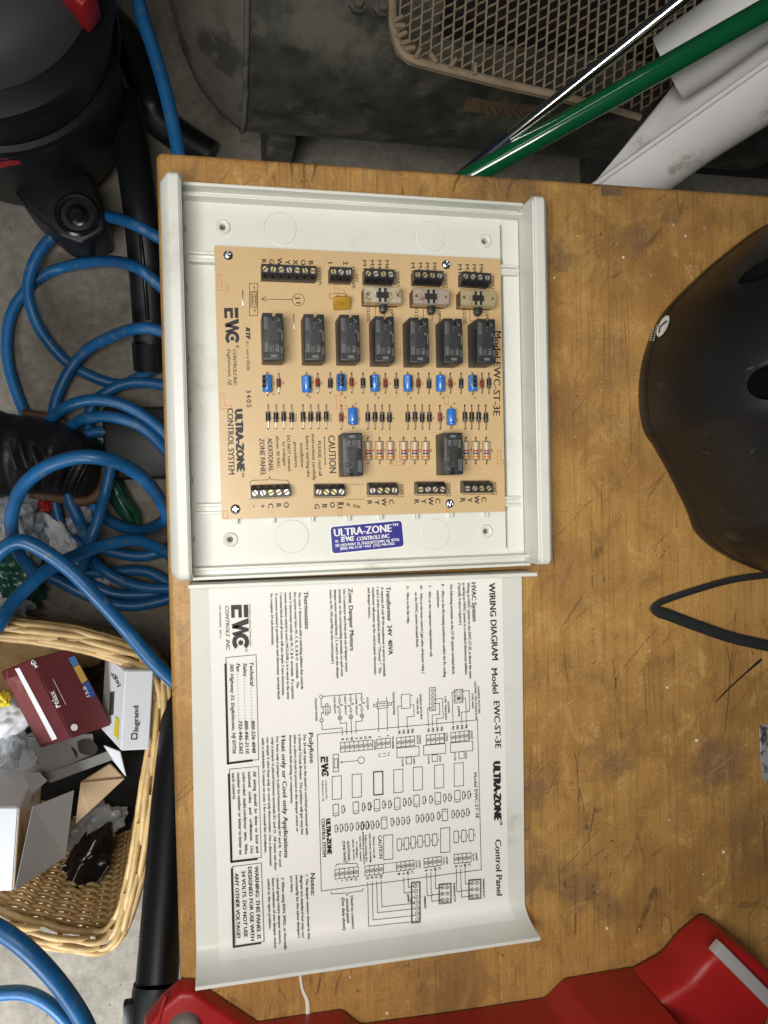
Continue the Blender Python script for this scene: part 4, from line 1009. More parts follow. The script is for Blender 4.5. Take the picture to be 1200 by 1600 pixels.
for n, x, y in (('3', 940, 285), ('2', 632, 325), ('1', 348, 360)):
    T_('ZONE'+n, zF(x+12, y), zF(x+18, y+80), 2.6, .02); T_("T'STAT", zF(x-22, y+4), zF(x-16, y+84), 2.6, .02)
Tx.build('lettering', M['ink'], sheet)['kind'] = 'stuff'
# boxes with thick shadows
Bx = Print(cover_surf(.00080))
for q, sh in (([zA(252, 590), zA(440, 572), zA(457, 1227), zA(268, 1250)], (zA(249, 634), zA(264, 1252), zA(412, 1233))),
              ([zA(274, 1288), zA(455, 1270), zC(473, 519), zC(290, 545)], (zA(270, 1322), zC(286, 547), zC(443, 529))),
              ([zC(292, 577), zC(473, 553), zC(490, 1045), zC(304, 1074)], (zC(289, 594), zC(301, 1078), zC(465, 1054)))):
    Bx.line(q, .9, True); Bx.line(sh, 3.4)
Bx.build('boxed_outline', M['ink'], sheet)
# line drawing of the board and its wiring
G = Print(cover_surf(.00082)); LW = .9
G.line([(495.8, 1147.5), (746, 1125), (752, 1359), (502, 1392.5)], .9, True)
def cells(a, b, h, n):
    """row of terminal cells: a,b upper corners, h height"""
    a, b = np.array(a), np.array(b); d = (b-a)/n; dn = np.array([.35, h])
    G.line([a, b, b+dn, a+dn], LW, True)
    for i in range(n):
        if i: G.line([a+d*i, a+d*i+dn], LW)
        c = a+d*(i+.5)+dn*.52; r = abs(d[0])*.33
        G.circle(c, r, .6, 12); G.line([c+[-r*.7, r*.7], c+[r*.7, -r*.7]], .8)
cells(zE(442, 862), zE(872, 824), 15, 7); cells(zE(930, 818), zE(1110, 800), 14.5, 3)
cells(zB(238, 1092), zB(350, 1080), 15, 4); cells(zB(423, 1076), zB(535, 1064), 15, 4); cells(zB(577, 1060), zB(688, 1046), 15, 4)
cells(zF(727, 302), zF(905, 283), 14.5, 4); cells(zF(415, 345), zF(597, 322), 14, 4); cells(zF(128, 385), zF(312, 360), 14, 4)
cells(zD(40, 655), zD(155, 642), 15, 4); cells(zC(933, 595), zC(1078, 578), 15, 5)
def box4(a, w, h, k=-.09): G.line([a, (a[0]+w, a[1]+w*k), (a[0]+w+.3, a[1]+h+w*k), (a[0]+.3, a[1]+h)], LW, True)
for a, kx in ((zB(240, 1157), zB(298, 1214)), (zB(407, 1140), zB(460, 1199)), (zB(575, 1124), zB(627, 1180))): box4(a, 34.5, 15); box4(kx, 8.2, 10.5)
for a in (zD(598, 12), zD(475, 24), zD(342, 37), zD(220, 52), zD(93, 64), zC(1040, 2), zC(915, 14), zC(1176, -12)): box4(a, 14.3, 36)
box4(zD(513, 418), 14.3, 38); box4(zD(157, 462), 14.3, 38)
def comp(c, w, h):
    box4((c[0]-w/2, c[1]-h/2), w, h); G.line([(c[0], c[1]-h/2-2.2), (c[0], c[1]-h/2)], .6); G.line([(c[0], c[1]+h/2), (c[0], c[1]+h/2+2.2)], .6)
for c in (zD(618, 218), zD(495, 232), zD(363, 247), zD(242, 265), zD(115, 275), zC(1063, 210), zC(938, 225)): comp(c, 8.6, 17.5); G.line([(c[0]-4.3, c[1]+5), (c[0]+4.3, c[1]+4.6)], .6)
for c in (zD(540, 335), zD(160, 385)): comp(c, 8.6, 17.5); G.line([(c[0]-4.3, c[1]-5), (c[0]+4.3, c[1]-5.4)], .6)
for c in [zD(*q) for q in ((690, 208), (657, 212), (570, 225), (538, 228), (452, 238), (410, 242), (319, 252), (287, 256), (195, 268), (158, 270), (67, 282), (30, 285), (682, 318), (651, 325), (620, 328), (590, 330), (500, 340), (460, 347), (430, 352), (398, 355), (367, 358), (310, 368), (278, 372), (245, 375), (210, 378), (118, 393), (86, 398), (54, 400), (22, 403))] + [zC(*q) for q in ((1148, 200), (1110, 205), (983, 220), (1135, 318), (1105, 322), (1072, 325), (1035, 330), (1003, 332), (972, 336), (940, 340))]:
    comp(c, 3.6, 10.2); G.line([(c[0]+3.2, c[1]-2), (c[0]+3.2, c[1]+2)], .9)
for c in (zF(908, 100), zF(830, 110), zF(750, 120), zF(527, 150), zF(450, 157), zF(375, 168), zF(302, 178), zF(232, 190), zF(158, 200)): comp(c, 7, 17.5); G.line([(c[0]+6, c[1]-1.6), (c[0]+6, c[1]+1.6)], 1.)
# fuse and J1
box4(zE(345, 1022), 8.4, 27); box4(zE(362, 1080), 5, 14); G.circle(zE(722, 1097), 5.2, .8); Tj = zE(700, 1075); G.line([zE(670, 1103), zE(440, 1124)], .8); G.poly([zE(440, 1124), zE(468, 1108), zE(470, 1138)])
# relays and transformer left of the board
G.line([zE(205, 243), zE(728, 200), zE(728, 255)], LW); G.circle(zE(185, 246), 2.5, .7)
for x, y in ((432, 228), (580, 214)): G.disc(zE(x, y), 1.0)
for x, y0 in ((432, 228), (580, 214), (728, 200)):
    G.line([zE(x, y0), zE(x, y0+56)], LW); G.circle(zE(x, y0+72), 2.0, .6, 12)
    G.line([zE(x, y0+88), zE(x+2, y0+115), zE(x+44, y0+128), zE(x-34, y0+155), zE(x+4, y0+178), zE(x+4, y0+200)], LW); G.circle(zE(x+2, y0+217), 2.0, .6, 12)
    G.line([zE(x+3, y0+232), zE(x+3, y0+275)], LW); G.circle(zE(x+5, y0+302), 3.0, .8, 14); G.circle(zE(x+5, y0+302), 1.4, .6, 10)
G.line([zE(440, 555), zE(442, 604), zE(526, 596), zE(528, 752)], LW); G.line([zE(587, 545), zE(592, 745)], LW); G.line([zE(735, 528), zE(737, 572), zE(650, 580), zE(654, 738)], LW)
G.line([zE(185, 268), zE(188, 392), zE(212, 390)], LW); G.line([zE(212, 455), zE(190, 457), zE(192, 540)], LW); G.circle(zE(192, 562), 2.6, .9); G.line([zE(194, 585), zE(200, 688), zE(466, 664), zE(470, 758)], LW)
box4(zE(212, 378), 11, 10.6); box4(zE(246, 342), 3.6, 17.5)
G.line([zE(948, 270), zE(948, 318)], LW); G.line([zE(1060, 258), zE(1064, 300)], LW); box4(zE(935, 320), 16.5, 10); box4(zE(888, 348), 28, 3.6); G.line([zE(952, 405), zE(957, 712)], LW); G.line([zE(1068, 392), zE(1076, 698)], LW)
G.line([zE(985, 1010), zE(960, 1012), zE(962, 1050), zE(985, 1048)], .7); G.line([zE(1075, 998), zE(1095, 997), zE(1096, 1034), zE(1075, 1036)], .7); G.line([zE(1015, 1006), zE(1050, 1003)], .7); G.line([zE(1015, 1044), zE(1050, 1041)], .7)
# damper motors
box4(zB(268, 822), 13.5, 22); G.line([zB(262, 842), zB(268, 842)], LW); G.line([zB(325, 830), zB(338, 826)], LW); G.line([zB(250, 1035), zB(246, 895), zB(268, 893)], LW); G.line([zB(305, 1030), zB(303, 962), zB(348, 957), zB(345, 885), zB(325, 888)], LW)
box4(zB(443, 780), 9.5, 36)
for i in range(5): G.circle(zB(464, 797+i*27), 2.5, .7, 12); G.disc(zB(464, 797+i*27), .7, 6)
G.line([zB(437, 1020), zB(432, 908), zB(455, 904)], LW); G.line([zB(463, 1018), zB(460, 950), zB(508, 945), zB(506, 876), zB(478, 878)], LW); G.line([zB(490, 1015), zB(488, 972), zB(530, 968), zB(524, 845), zB(478, 850)], LW)
box4(zB(598, 792), 13.5, 21); 
for i in range(3):
    for j in range(2): G.circle(zB(612+j*28, 804+i*26), 2.2, .7, 10)
G.disc(zB(627, 845), 2.2); G.line([zB(650, 800), zB(692, 797), zB(694, 925), zB(680, 930), zB(672, 905), zB(668, 842), zB(645, 845)], LW); G.line([zB(646, 1002), zB(643, 932), zB(672, 928)], LW); G.line([zB(674, 998), zB(672, 930)], LW); G.line([zB(592, 1008), zB(585, 808), zB(600, 804)], LW)
# thermostats
for x, y in ((880, 567), (570, 612)):
    box4(zF(x, y), 19.5, 31); box4(zF(x+9, y+8), 16.8, 28)
    for i in range(3):
        for j in range(2): G.circle(zF(x+40+j*48, y+35+i*65-j*3), 2.6, .7, 12); G.disc(zF(x+40+j*48, y+35+i*65-j*3), 1.1, 6)
box4(zF(283, 592), 14, 64); box4(zF(291, 602), 11.6, 61)
for i in range(7): G.circle(zF(327+i*3.5, 628+i*58), 3.0, .7, 14); G.disc(zF(327+i*3.5, 628+i*58), 1.0, 6)
G.line([zF(753, 455), zF(758, 690), zF(915, 668)], LW); G.line([zF(798, 452), zF(803, 660), zF(815, 680), zF(804, 695), zF(806, 748), zF(915, 733)], LW); G.line([zF(843, 448), zF(847, 610), zF(915, 600)], LW)
G.line([zF(443, 498), zF(449, 732), zF(605, 712)], LW); G.line([zF(487, 492), zF(492, 700), zF(505, 718), zF(494, 735), zF(497, 790), zF(610, 775)], LW); G.line([zF(533, 488), zF(537, 657), zF(605, 645)], LW)
G.line([zF(204, 540), zF(209, 704), zF(310, 688)], LW); G.line([zF(250, 535), zF(254, 645), zF(310, 632)], LW); G.line([zF(310, 745), zF(275, 770), zF(278, 800), zF(312, 798)], LW)
for i, (x, yb) in enumerate(((142, 908), (114, 945), (86, 990), (58, 1030))):
    G.line([zD(x, 745+i*4), zD(x+5, yb), zD(350+i*4, yb-22-i*3)], LW)
for a, b in ((zF(0, 398), zF(125, 384)), (zF(-10, 494), zF(125, 476))):
    for i in range(7):
        t0, t1 = i/7, i/7+.09; G.line([(a[0]+(b[0]-a[0])*t, a[1]+(b[1]-a[1])*t) for t in (t0, t1)], .7)
G.line([zC(908, 735), zC(912, 748), zC(1000, 742), zC(1010, 758), zC(1020, 740), zC(1104, 728), zC(1110, 712)], LW)
G.line([zC(938, 575), zC(945, 562), zC(1000, 560), zC(1005, 548), zC(1012, 558), zC(1068, 556), zC(1076, 568)], LW)
G.build('line_drawing', M['inksoft'], sheet)['kind'] = 'stuff'

# ------------------------------------------------------------------ helmet
from mathutils.bvhtree import BVHTree
def ray_surf(me, off):
    bvh = BVHTree.FromPolygons([v.co.copy() for v in me.vertices], [tuple(p.vertices) for p in me.polygons])
    o = Vector((0, 0, CAMH)); ctr = sum((v.co for v in me.vertices), Vector())/len(me.vertices)
    def f(p):
        out = []
        for q in UA(p, T):
            d = (Vector(q)-o).normalized(); h, n, i, l = bvh.ray_cast(o, d)
            if h is None: h, n, i, l = bvh.find_nearest(o+d*((ctr-o).length))
            if n.dot(d) > 0: n = -n
            out.append(tuple(h+n*off))
        return np.array(out)
    return f
hp = [(1200, 350), (1130, 400), (1080, 445), (1040, 490), (1015, 550), (1007, 610), (1014, 668), (1034, 702), (1060, 750), (1084, 800), (1100, 838), (1140, 870), (1200, 895), (1300, 925), (1420, 900), (1500, 790), (1525, 620), (1480, 440), (1380, 350), (1280, 325)]
HZ = T + .012
ring = spline([U(x, y, HZ) for x, y in hp], 8, True); nr = len(ring)
hc = Vector((sum(p.x for p in ring)/nr, sum(p.y for p in ring)/nr, HZ)); HH = .128
V, Fc = [], []
prof_h = [(.955, -.010), (.985, -.0105), (1.0, -.004), (1.0, .002), (.996, .0032), (.9945, .0034)] + [(.9945*(1-(t)**2.3)**(1/2.3), HH*t) for t in [.04, .07, .11] + [.15+.05*i for i in range(0, 16)] + [.93, .96, .985]]
for s_, z in prof_h:
    for p in ring:
        q = hc + (p-hc)*s_
        b_ = 1 if z < 0 else max(0, 1-z/HH)
        V.append((q.x, q.y, HZ+z))
for i in range(len(prof_h)-1):
    for j in range(nr): Fc.append((i*nr+j, i*nr+(j+1) % nr, (i+1)*nr+(j+1) % nr, (i+1)*nr+j))
Fc.append(tuple(range(nr))[::-1]); Fc.append(tuple((len(prof_h)-1)*nr+j for j in range(nr)))
helmet = thing('helmet', (hc.x, hc.y, T), 'matt black bicycle helmet with round size sticker resting on the bench', 'helmet')
hm = mesh('shell', V, Fc, M['helmet'], True)
rs = ray_surf(hm, 0)
cuts = []
for c, rx, ry, an in (((1200, 417), .0190, .0105, 8), ((1206, 597), .0135, .0110, 0), ((1330, 470), .03, .012, 10), ((1330, 640), .03, .012, 0)):
    h = Vector(rs([c])[0]); nrm = (h-Vector((hc.x, hc.y, HZ-.05))).normalized()
    q = nrm.to_track_quat('Z', 'Y').to_matrix().to_4x4()
    e = lathe([(0, -.02), (.9, -.02), (1, .006), (1.25, .012), (0, .012)], 28)
    ax = q.inverted() @ Vector((1, 0, 0)); rot = math.atan2(ax.y, ax.x)
    e.transform(Matrix.Translation(h) @ q @ Matrix.Rotation(rot+R_(an), 4, 'Z') @ Matrix.Diagonal((rx, ry, 1, 1))); cuts.append(e)
    ob('vent_liner', lathe([(0, 0), (1, 0)], 24, M['foam'], 'vent_liner', cap=False), helmet, Matrix.Translation(h-nrm*.0195) @ q @ Matrix.Rotation(rot+R_(an), 4, 'Z') @ Matrix.Diagonal((rx*.9, ry*.9, 1, 1)))
hb = boolean(hm, cuts); hb.materials.clear(); hb.materials.append(M['helmet']); hb.polygons.foreach_set('use_smooth', [True]*len(hb.polygons)); hb.set_sharp_from_angle(angle=R_(32)); hb.name = 'shell'
ob('shell', hb, helmet)
zH = lambda X, Y: (960+X/10, 440+Y/10)
st = Print(ray_surf(hm, .0006)); cst = np.array(zH(770, 702)); aa, bb = np.array((80, -165))/10, np.array((62, 30))/10
st.poly([cst + aa*math.cos(t)+bb*math.sin(t) for t in np.linspace(0, 2*math.pi, 25)[:-1]])
so = st.build('size_sticker', M['labeledge'], helmet)
st = Print(ray_surf(hm, .0010)); st.line([zH(825, 630), zH(730, 715), zH(713, 795)], 2.4)
st.build('letter', M['ink'], so)
st = Print(ray_surf(hm, .0008))
for a, b, n in ((zH(680, 680), zH(615, 950), 7), (zH(625, 735), zH(568, 945), 6)):
    for i in range(n):
        t = i/n; c = np.array(a)+(np.array(b)-np.array(a))*t; st.line([c, c+[-.6, 1.7]], .9); st.line([c+[.9, .3], c+[.4, 1.5]], .6)
st.build('small_print', M['white'], so)
sp = spline([U(x, y, T+.0042) for x, y in ((1225, 896), (1150, 905), (1090, 921), (1045, 936), (1029, 943), (1021, 950), (1029, 956), (1045, 961), (1090, 978), (1150, 998), (1225, 1014))], 6)
ob('strap', tube('strap', sp, [.0025 if i < 28 else .0043 if i > 38 else .0025+.0018*(i-28)/10 for i in range(len(sp))], M['strap'], 10, flat=(1, .24)), helmet)

# ------------------------------------------------------------------ red tool base at the near edge of the bench
def pxz(pts, z): return [tuple(U(x, y, z))[:2] for x, y in pts]
tool = thing('tool_base', U(760, 1640, T), 'red moulded plastic tool base with grey metal bar along the lower bench edge', 'tool')
def sloped(name, pts, z0, z1, shrink, m_, bev=.003, parent=tool):
    """block whose outline is drawn at z0 and pulled in by shrink at z1"""
    bm = bmesh.new(); lo = [bm.verts.new((*p, z0)) for p in pxz(pts, z0)]
    c = sum((v.co for v in lo), Vector())/len(lo)
    hi = [bm.verts.new((c.x+(v.co.x-c.x)*shrink, c.y+(v.co.y-c.y)*shrink, z1)) for v in lo]; n = len(lo)
    bm.faces.new(lo); bm.faces.new(hi)
    for i in range(n): bm.faces.new((lo[i], lo[(i+1) % n], hi[(i+1) % n], hi[i]))
    bmesh.ops.recalc_face_normals(bm, faces=bm.faces)
    bmesh.ops.bevel(bm, geom=bm.edges[:], offset=bev, segments=3, affect='EDGES', profile=.5)
    return ob(name, bmesh_me(name, bm, m_, ang=50), parent)
sloped('body', [(300, 1600), (404, 1593), (533, 1574), (562, 1597), (700, 1579), (850, 1556), (880, 1526), (985, 1508), (1010, 1560), (1000, 1900), (300, 1900)], T+.0008, T+.075, .99, M['red'], .003)
lend = sloped('end_block', [(224, 1584), (254, 1548), (281, 1525), (305, 1526), (330, 1545), (404, 1594), (420, 1720), (230, 1720)], T+.0009, T+.016, .93, M['red'], .003)
rend = sloped('end_block', [(975, 1512), (1029, 1482), (1054, 1451), (1091, 1420), (1134, 1451), (1166, 1480), (1170, 1506), (1148, 1545), (1146, 1575), (1165, 1850), (985, 1850)], T+.0010, T+.040, .95, M['red'], .006)
# grooves on the left end, cap screw
p = U(288, 1612, T+.02)
ob('knob', lathe([(0, .010), (.006, .0098), (.0085, .0085), (.010, .006), (.0102, 0)], 24, M['greyknob'], 'knob'), tool, Matrix.Translation((p.x, p.y, T+.0158)))
ob('rib', tube('rib', [U(259, 1556, T+.0162), U(250, 1585, T+.0162), U(246, 1606, T+.0162)], .0011, M['red'], 8), tool)
a, b = U(1122, 1482, T+.047), U(1232, 1592, T+.049)
d = (b-a); ang_ = math.atan2(d.y, d.x)
ob('steel_bar', rbox(0, d.length, -.0046, .0046, -.007, .001, .0008, 2, M['steelbar'], 'steel_bar'), tool, Matrix.Translation(a) @ Matrix.Rotation(ang_, 4, 'Z'))

# ------------------------------------------------------------------ small things on the bench
tag(ob('white_thread', tube('white_thread', spline([U(468, 1515, T+.0008), U(472, 1545, T+.001), U(480, 1565, T+.0012), U(481, 1590, T+.001)], 5), [.0006+.0009*(i/15) for i in range(16)], M['debris'], 6, flat=(1, .4))), 'thin white plastic strip poking out below the case cover', 'strip')
tag(ob('dark_splinter', tube('dark_splinter', spline([U(1118, 1097, T+.0006), U(1140, 1075, T+.001), U(1165, 1052, T+.001), U(1190, 1030, T+.0008)], 4), [.0003, .0004, .0005, .0006, .0006, .0006, .0006, .0007, .0007, .0008, .0010, .0011, .0009], M['ink'], 6)), 'dark wood splinter lying below the helmet strap', 'splinter')
q = [(1186, 1133), (1215, 1128), (1222, 1218), (1192, 1222), (1188, 1180)]
tag(ob('metal_scrap', prism(pxz(q, T+.0008)[::-1], T+.0005, T+.0012, .0002, 1, M['foil'], 'metal_scrap')), 'mottled grey metal scrap at the right edge of the bench', 'scrap')
tag(ob('tape_piece', prism(pxz([(939, 288), (967, 290), (971, 305), (940, 306)], T+.0003)[::-1], T+.00025, T+.00045, 0, 1, M['tape'], 'tape_piece')), 'brown tape patch near the back bench edge', 'tape')
random.seed(11)
V, Fc = [], []
spots = [(1015, 1017, 3), (1042, 1074, 4), (1088, 1157, 6), (1046, 1281, 3), (1130, 1331, 6), (948, 1450, 5), (1052, 352, 3), (1100, 357, 2), (1071, 369, 4), (1017, 430, 2), (866, 434, 4), (974, 402, 5), (1099, 1366, 3), (1117, 1417, 2), (995, 615, 2), (605, 1583, 5), (547, 1527, 3), (690, 1420, 2), (1165, 1164, 2), (1175, 1210, 2), (999, 1452, 2)]
spots += [(random.uniform(870, 1195), random.uniform(300, 1450), random.uniform(.8, 1.8)) for _ in range(46)]
for x, y, r in spots:
    p = U(x, y, T+.0003); rr = r*.00021; k = len(V); n = 5
    a0 = random.random()*6
    for z in (0, .0005): 
        for i in range(n): V.append((p.x+rr*random.uniform(.6, 1.3)*math.cos(a0+i*6.283/n), p.y+rr*random.uniform(.6, 1.3)*math.sin(a0+i*6.283/n), T+.0001+z))
    Fc.append(tuple(k+n+i for i in range(n)))
    for i in range(n): Fc.append((k+i, k+(i+1) % n, k+n+(i+1) % n, k+n+i))
tag(ob('debris', mesh('debris', V, Fc, M['debris'])), 'white paint chips and dust scattered over the bench', 'debris', kind='stuff')

# ------------------------------------------------------------------ shop vacuum (upper left, on the floor)
vz = .26; vc = U(-25, 40, vz); vr = .150
vac = thing('shop_vacuum', (vc.x, vc.y, 0), 'black shop vacuum with grey lid and caster foot on the garage floor', 'vacuum')
VM = Matrix.Translation((vc.x, vc.y, 0))
ob('drum', lathe([(0, .045), (vr-.030, .045), (vr-.012, .055), (vr-.008, .07), (vr-.004, .20), (vr-.003, vz-.012), (vr+.004, vz-.008), (vr+.006, vz), (vr+.004, vz+.008), (vr-.002, vz+.012), (vr+.001, vz+.05), (vr+.004, vz+.085), (vr+.012, vz+.092), (vr+.012, vz+.105), (vr+.002, vz+.112), (vr-.012, vz+.125), (0, vz+.125)], 64, M['vac'], 'drum', ang=35), vac, VM)
ob('lid', lathe([(vr-.006, vz+.124), (vr-.014, vz+.140), (vr-.035, vz+.158), (vr-.09, vz+.17), (0, vz+.172)], 64, M['vaclid'], 'lid', cap=False), vac, VM)
def on_ring(a, r, z): return Vector((vc.x+r*math.cos(a), vc.y+r*math.sin(a), z))
a = R_(-28)
p = U(118, 2, vz+.14); ob('latch', rbox(-.022, .022, -.012, .012, -.02, .03, .004, 2, M['redlatch'], 'latch'), vac, Matrix.Translation(p) @ Matrix.Rotation(R_(-35), 4, 'Z'))
p = U(125, 62, vz+.05); ob('latch_arm', rbox(-.020, .020, -.014, .014, -.10, .075, .006, 3, M['vac'], 'latch_arm'), vac, Matrix.Translation(p) @ Matrix.Rotation(R_(-30), 4, 'Z'))
# caster foot
fz = .125
foot = [(20, 296), (92, 262), (142, 268), (160, 318), (168, 360), (128, 382), (92, 368), (38, 322)]
ob('caster_foot', prism(pxz(foot, fz)[::-1], .03, fz, .007, 3, M['vac'], 'caster_foot'), vac)
p = U(121, 336, fz); 
ob('caster_socket', lathe([(.030, -.01), (.030, .002), (.027, .0045), (.023, .004), (.0215, -.004), (.0205, -.010)], 36, M['vacgloss'], 'caster_socket', cap=False), vac, Matrix.Translation((p.x, p.y, fz)))
ob('caster_cap', lathe([(0, .004), (.008, .0038), (.0085, .001), (.0150, .0005), (.018, -.002), (.0195, -.008)], 36, M['vacgloss'], 'caster_cap'), vac, Matrix.Translation((p.x, p.y, fz)))
p = U(120, 340, .03); ob('caster_wheel', lathe([(0, -.012), (.022, -.012), (.026, -.008), (.026, .008), (.022, .012), (0, .012)], 28, M['vacgloss'], 'caster_wheel'), vac, Matrix.Translation((p.x, p.y, .027)) @ Matrix.Rotation(R_(90), 4, 'X'))
mk = Print(ray_surf(lathe([(vr-.006, .07), (vr-.003, vz)], 64, m=VM, cap=False), .0008))
mk.poly([(0, 252), (18, 249), (30, 250), (33, 254), (22, 258), (12, 258), (0, 263)]); mk.poly([(0, 243), (14, 246), (12, 249), (0, 249)])
mk.build('red_mark', M['redlatch'], vac)
# black flat wand leaning behind the bench corner
def blade(name, pts, w, h, m_, parent=None, n=6):
    s_ = spline(pts, 6); V, Fc = [], []; tube_into(V, Fc, s_, w, 12, True, False, (1, h/w))
    me = mesh(name, V, Fc, m_, True); me.set_sharp_from_angle(angle=R_(50)); return ob(name, me, parent)
wand = thing('vacuum_nozzle', U(215, 400, 0), 'flat black plastic vacuum nozzle lying beside the bench leg', 'nozzle')
blade('body', [U(190, 150, .10), U(205, 230, .12), U(222, 350, .13), U(232, 480, .10), U(237, 575, .07)], .024, .016, M['vac'], wand)
blade('ridge', [U(198, 200, .127), U(208, 260, .136), U(221, 380, .140), U(231, 500, .111)], .003, .003, M['vacgloss'], wand)
ob('collar', tube('collar', [U(234, 535, .086), U(237, 578, .072)], .026, M['vacgloss'], 18, flat=(1, .75)), wand)
# black hose piece behind the vacuum
hose2 = ob('black_vacuum_hose', tube('black_vacuum_hose', spline([U(150, 20, .20), U(195, 60, .12), U(230, 140, .05), U(250, 190, .03), U(330, 245, .03)], 8), .024, M['vac'], 14)); tag(hose2, 'black corrugated vacuum hose on the floor behind the blue hose', 'hose')

# ------------------------------------------------------------------ black pipe lower left
pipe = thing('black_pipe', U(240, 1400, 0), 'long black plastic vacuum pipe leaning along the left side of the bench', 'pipe')
ob('tube', tube('tube', [U(292, 1000, .22), U(266, 1250, .34), U(245, 1540, .44)], [.021, .0215, .022], M['vac'], 28), pipe)
ob('collar', tube('collar', [U(245, 1535, .44), U(244, 1548, .442), U(240, 1640, .455)], [.0235, .0245, .0245], M['vac'], 28), pipe)
ob('button', rbox(-.006, .006, -.014, .014, -.006, .006, .002, 2, M['vac'], 'button'), pipe, Matrix.Translation(U(203, 1585, .45)))

# ------------------------------------------------------------------ air compressor (upper middle)
tz, tr = .30, .185
tc_ = U(600, -30, tz)
comp_ = thing('air_compressor', (tc_.x, tc_.y, 0), 'dusty green air compressor tank with beige expanded metal belt guard', 'compressor')
xe = U(385, 100, tz+.1).x
RX = Matrix.Rotation(R_(90), 4, 'Y')
TM_ = Matrix.Translation((xe, tc_.y, tz)) @ RX
ob('tank', lathe([(tr, .004), (tr, .75)], 72, M['tank'], 'tank'), comp_, TM_)
ob('tank_end', lathe([(0, -.088), (.05, -.085), (.10, -.072), (.14, -.052), (.168, -.026), (.180, -.008), (tr-.0005, .0035)], 72, M['tankend'], 'tank_end', cap=False), comp_, TM_)
V, Fc = [], []
tube_into(V, Fc, [Vector((xe+.001, tc_.y+(tr+.0005)*math.cos(t), tz+(tr+.0005)*math.sin(t))) for t in np.linspace(0, 2*math.pi, 60)[:-1]], .0035, 6, closed=True)
me = mesh('weld_seam', V, Fc, M['tankend'], True); ob('weld_seam', me, comp_)
for x_ in (xe+.06, xe+.62):
    ob('foot', rbox(x_-.02, x_+.02, tc_.y-.15, tc_.y+.15, 0, tz-tr+.05, .004, 2, M['tank'], 'foot'), comp_)
tp = Print(ray_surf(lathe([(tr, -.1), (tr, .75)], 72, m=TM_, cap=False), .0008))
tp.poly([(730, 150), (790, 160), (862, 166), (860, 182), (790, 182), (722, 172)]); lbt = tp.build('faded_plate', M['tape'], comp_)
tp = Print(ray_surf(lathe([(tr, -.1), (tr, .75)], 72, m=TM_, cap=False), .0012))
[tp.line([(752+k*11, 166+k), (755+k*11+(k % 3)*3, 177+k)], 2.2) for k in range(9)]; tp.build('stencil', M['tank'], lbt)
# pump and belt guard
gz = .50
ob('pump', rbox(0, .40, -.02, .26, -.02, .03, .01, 3, M['castiron'], 'pump'), comp_, Matrix.Translation(U(690, 20, .44)))
for c in ((560, 6), (598, 12)):
    ob('bolt', lathe([(0, .006), (.005, .005), (.006, 0), (.009, -.001), (.009, -.006)], 6, M['tankend'], 'bolt', ang=20), comp_, Matrix.Translation(U(*c, .50)))
gpx = [(614, -80), (613, 20), (617, 50), (626, 76), (645, 93), (700, 108), (770, 126), (840, 142), (905, 157), (1000, 184), (1130, 60), (1130, -80)]
gp = [U(x, y, gz) for x, y in gpx]
def inside(x, y, P):
    c = False; j = len(P)-1
    for i in range(len(P)):
        if (P[i][1] > y) != (P[j][1] > y) and x < (P[j][0]-P[i][0])*(y-P[i][1])/(P[j][1]-P[i][1])+P[i][0]: c = not c
        j = i
    return c
V, Fc = [], []
g0 = U(620, 100, gz); ua, ub = U(638, 87, gz)-g0, U(621, 83, gz)-g0
def strand(a, b, w, dz):
    """twisted flat strand of the expanded metal"""
    d = (b-a).normalized(); s_ = Vector((-d.y, d.x, 0))*w; k = len(V); h = Vector((0, 0, .0010)); tw = Vector((0, 0, dz))
    for q in (a, b): V.extend([q-s_-h-tw, q+s_-h+tw, q+s_+h+tw, q-s_+h-tw])
    Fc.extend([(k, k+1, k+5, k+4), (k+1, k+2, k+6, k+5), (k+2, k+3, k+7, k+6), (k+3, k, k+4, k+7)])
for i in range(-2, 36):
    for j in range(-34, 40):
        a = g0+ua*i+ub*j
        if not inside(a.x, a.y, gp): continue
        a = a + Vector((0, 0, .0006*math.sin(i*3.1+j)))
        strand(a, g0+ua*i+ub*(j+1), .0007, -.0004)
        cu = [g0+ua*(i+t)+ub*(j+.07*math.sin(2*math.pi*t)) for t in (0, .2, .4, .6, .8, 1)]
        for p_, q_ in zip(cu, cu[1:]): strand(p_, q_, .0006, .0004)
ob('guard_mesh', mesh('guard_mesh', V, Fc, M['guard']), comp_)['kind'] = 'stuff'
ob('guard_flange', mesh('guard_flange', [tuple(p+Vector((-.003, -.0015, .002))) for p in gp[:9]]+[(p.x-.003, p.y-.0015, p.z-.008) for p in gp[:9]]+[(p.x+.001, p.y+.001, p.z-.008) for p in gp[:9]], [(i, i+1, i+10, i+9) for i in range(8)]+[(i+9, i+10, i+19, i+18) for i in range(8)], M['guard']), comp_)
ob('guard_rim', tube('guard_rim', spline([p+Vector((0, 0, .001)) for p in gp[:10]], 5), .0042, M['guard'], 8, flat=(1, .6)), comp_)
# rough weld tabs along the rim
for i, t in enumerate(spline([p for p in gp[:8]], 4)[6:24:2]):
    ob('weld_tab', rbox(-.006, .006, -.0022, .0022, -.002, .004, .0008, 1, M['guard'], 'weld_tab'), comp_, Matrix.Translation(t+Vector((.004, .004, .003))) @ Matrix.Rotation(random.uniform(0, 3), 4, 'Z'))

